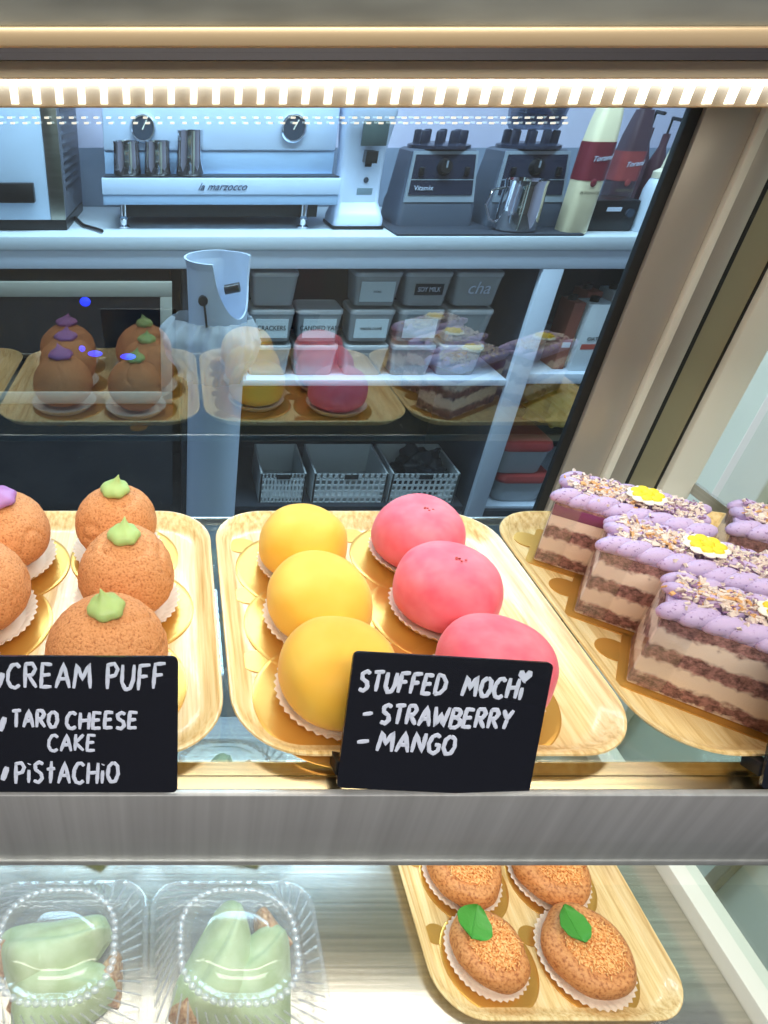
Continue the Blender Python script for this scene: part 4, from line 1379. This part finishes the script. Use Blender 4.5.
for row, colm, ci, tx, stl in tubs:
    body, lid, cont = tub_meshes()
    z = zs + 0.0006 + row * rowh
    lab = 'clear deli tub, %s of the row from the left, %s tier of the cabinet stack' % (colnames[colm], names[row])
    if tx:
        lab = 'clear deli tub labelled %s, %s tier, %s from left' % (tx.upper() if stl != 4 else 'cha', names[row], colnames[colm])
    tb = empty('deli_tub', (cols[colm], ty, z), 0, lab, 'food tub', 'stacked deli tubs in the cabinet')
    body.build('tub', m_tub, tb, angle=50)
    lid.build('lid', glass('lid_plastic', (0.55, 0.62, 0.70), 0.12, rough=0.2, haze=0.45) if row == 0 and colm == 0 else bpy.data.materials['lid_plastic'], tb, angle=50)
    cont.build('contents', m_cont[ci], tb, angle=50)
    h = rowh - 0.004
    if stl in (1, 3):
        wl = tw_ * 0.72
        MB().box(-wl / 2, wl / 2, -0.003, 0.0, h * 0.14, h * 0.68).build('paper_label', m_lab, tb, smooth=False)
        if tx:
            text(tx, 0.026 if stl == 1 else 0.017, (0, -0.0035, h * 0.42), m_ink, tb, sx=0.85)
    elif stl == 2:
        MB().box(-tw_ * 0.28, tw_ * 0.32, -0.003, 0.0, h * 0.32, h * 0.62).build('paper_label', m_ink, tb, smooth=False)
        text(tx, 0.024, (0.003, -0.0035, h * 0.47), M['chalk'], tb, sx=0.8)
    elif stl == 4:
        text(tx, 0.062, (0, -0.0035, h * 0.50), M['chalk'], tb, shear=0.2)

# white perforated baskets on the cabinet floor
m_bask = mat('basket_plastic', (196, 200, 200), 0.5)
def basket(cx, w, z, label):
    b = empty('plastic_basket', (cx, CY + 0.07, z), 0, label, 'basket', 'white perforated baskets on the cabinet floor')
    h, t = 0.15, 0.004
    nx, nz = 12, 4
    mb = MB()
    cw = w / nx
    ch = h / (nz + 1)
    for i in range(nx + 1):
        mb.box(-w / 2 + i * cw - 0.0045, -w / 2 + i * cw + 0.0045, 0, t, 0, h)
    for j in range(nz + 1):
        mb.box(-w / 2, w / 2, 0.0002, t + 0.0002, j * ch - (0 if j == 0 else 0.004), j * ch + 0.006)
    mb.box(-w / 2, w / 2, 0, t, h - 0.02, h, 0.001)
    for sx in (-1, 1):
        mb.box(sx * w / 2 - t, sx * w / 2 + t, 0, 0.28, 0, h)
    mb.box(-w / 2, w / 2, 0.28, 0.284, 0, h)
    mb.box(-w / 2, w / 2, 0.0, 0.284, 0, 0.004)
    mb.build('basket_body', m_bask, b, smooth=False)
    MB().box(-0.03, 0.03, -0.003, 0.0, h - 0.026, h - 0.004, 0.001).build('grip', M['darkseal'], b)
    return b
zbk = at(400, 474, CY + 0.07).z - 0.15
bl = MB().box(xo + 0.06, xp0 - 0.01, CY + 0.04, 2.9, zbk - 0.02, zbk - 0.0006)
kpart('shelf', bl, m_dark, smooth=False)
for pxa, lab in (((262, 306), 'left white perforated basket on the low cabinet shelf'), ((316, 388), 'middle white perforated basket on the low cabinet shelf'), ((394, 460), 'right white perforated basket holding wrapped goods')):
    xa, xb = at(pxa[0], 474, CY + 0.07).x, at(pxa[1], 474, CY + 0.07).x
    basket((xa + xb) / 2, xb - xa, zbk, lab)
# dark bags in the right basket
pb = at(427, 465, CY + 0.15)
o = dome_mesh(0.10, 0.17, 77, lump=0.03).build('wrapped_bag', mat('dark_bag', (44, 46, 52), 0.25), loc=(pb.x, CY + 0.22, zbk + 0.005))
tag(o, 'dark crinkled bag sitting in the right basket', 'bag')

# ------------------------------------------------------------------ right bay: cartons, lidded boxes
QY = CY + 0.05
def carton(px0, px1, pt, label, base, stripe, txt, dy=0.0, dep=0.10):
    a = at(px0, 372, QY + dy); c = at(px1, 372, QY + dy)
    z0 = zsr + 0.0006
    zt_ = at(px0, pt, QY + dy).z
    w = c.x - a.x
    o = empty('drink_carton', ((a.x + c.x) / 2, QY + dy, z0), 0, label, 'carton', 'cartons on the right cabinet shelf')
    h = zt_ - z0
    MB().box(-w / 2, w / 2, 0, dep, 0, h, 0.002).build('carton_body', base, o)
    MB().box(-w * 0.36, w * 0.36, -0.001, 0.0, h * 0.34, h * 0.42).build('stripe', stripe, o, smooth=False)
    if txt:
        text(txt, 0.020, (0, -0.0015, h * 0.50), m_ink, o)
    MB().cyl((-w * 0.15, dep * 0.5, h), (-w * 0.15, dep * 0.5, h + 0.018), 0.016, 20).build('cap', M['black'], o)
    return o
m_cw = mat('carton_white', (222, 228, 232), 0.5)
m_cb = mat('carton_brown', (150, 84, 66), 0.5)
m_cg = mat('carton_beige', (176, 172, 146), 0.5)
m_cr = mat('carton_red', (190, 84, 70), 0.5)
carton(551, 562, 303, 'narrow brown and white carton, left of the white one', m_cb, m_cw, '', 0.02)
carton(568, 592, 305, 'tall white carton with a red stripe on the right shelf', m_cw, m_cr, 'OAT', 0.0)
carton(594, 616, 308, 'beige carton with a dark stripe beside the white one', m_cg, M['darkseal'], '', 0.0)
carton(560, 574, 292, 'brown carton standing behind the white carton', m_cb, m_cw, '', 0.14)
carton(584, 600, 292, 'white carton standing behind, dark cap showing', m_cw, m_cb, '', 0.16)
carton(604, 622, 294, 'beige carton standing at the back of the right shelf', m_cg, m_cb, '', 0.16)

m_red = mat('red_lid', (166, 60, 56), 0.4)
def lidded(px0, px1, ptop, pbot, label, z=None):
    a, c = at(px0, ptop, QY), at(px1, ptop, QY)
    zb_ = at(px0, pbot, QY).z if z is None else z
    zt_ = a.z
    w = c.x - a.x
    o = empty('lidded_container', ((a.x + c.x) / 2, QY, zb_), 0, label, 'storage box', 'red-lidded storage boxes')
    h = zt_ - zb_
    def rr(s, z_):
        return [(x, y + 0.15, z_) for x, y in rrect(w * s, 0.28 * s, 0.04, 6)]
    MB().rings([rr(0.84, 0), rr(0.87, 0.006), rr(0.96, h * 0.72), rr(0.94, h * 0.72), rr(0.84, 0.01)]).build('box_base', glass('box_plastic', (0.55, 0.62, 0.68), 0.12, rough=0.2, haze=0.35) if 'box_plastic' not in bpy.data.materials else bpy.data.materials['box_plastic'], o)
    MB().rings([rr(1.0, h * 0.73), rr(1.02, h * 0.82), rr(0.96, h * 0.95), rr(0.80, h), rr(0.5, h * 1.0)]).build('lid', m_red, o)
    return o
zq = at(520, 505, QY).z
sh2 = kpart('shelf', MB().box(xp1 + 0.001, 2.268, CY + 0.04, 2.9, zq - 0.03, zq - 0.0006), m_cab, smooth=False)
l1 = lidded(502, 556, 477, 505, 'lower red-lidded storage box in the right bay', zq)
l2 = lidded(506, 560, 444, 477, 'upper red-lidded storage box stacked on another', at(506, 477, QY).z + 0.001)
yb = at(566, 412, QY + 0.05)
yo = MB()
bag = dome_mesh(0.13, 0.20, 99, lump=0.03)
zy = at(540, 440, QY).z
o = bag.build('yellow_bag', mat('yellow_plastic', (196, 172, 70), 0.5), loc=(yb.x, QY + 0.22, l2.location.z + 0.16))
for v in o.data.vertices:
    pass
tag(o, 'crumpled yellow bag on top of the red-lidded boxes', 'bag')
o.location = (yb.x + 0.03, QY + 0.18, zy + 0.01)

# power cable on the counter, left of the machine
cb = MB().tube([(at(72, 212, 2.55).x, 2.62, CZ + 0.010), (at(84, 214, 2.5).x, 2.46, CZ + 0.008), (at(100, 213, 2.5).x, 2.38, CZ + 0.008), (at(106, 216, 2.5).x, 2.34, CZ + 0.009)], 0.006, 8)
tag(cb.build('power_cable', M['black']), 'black power cable lying between the oven and espresso machine', 'cable')
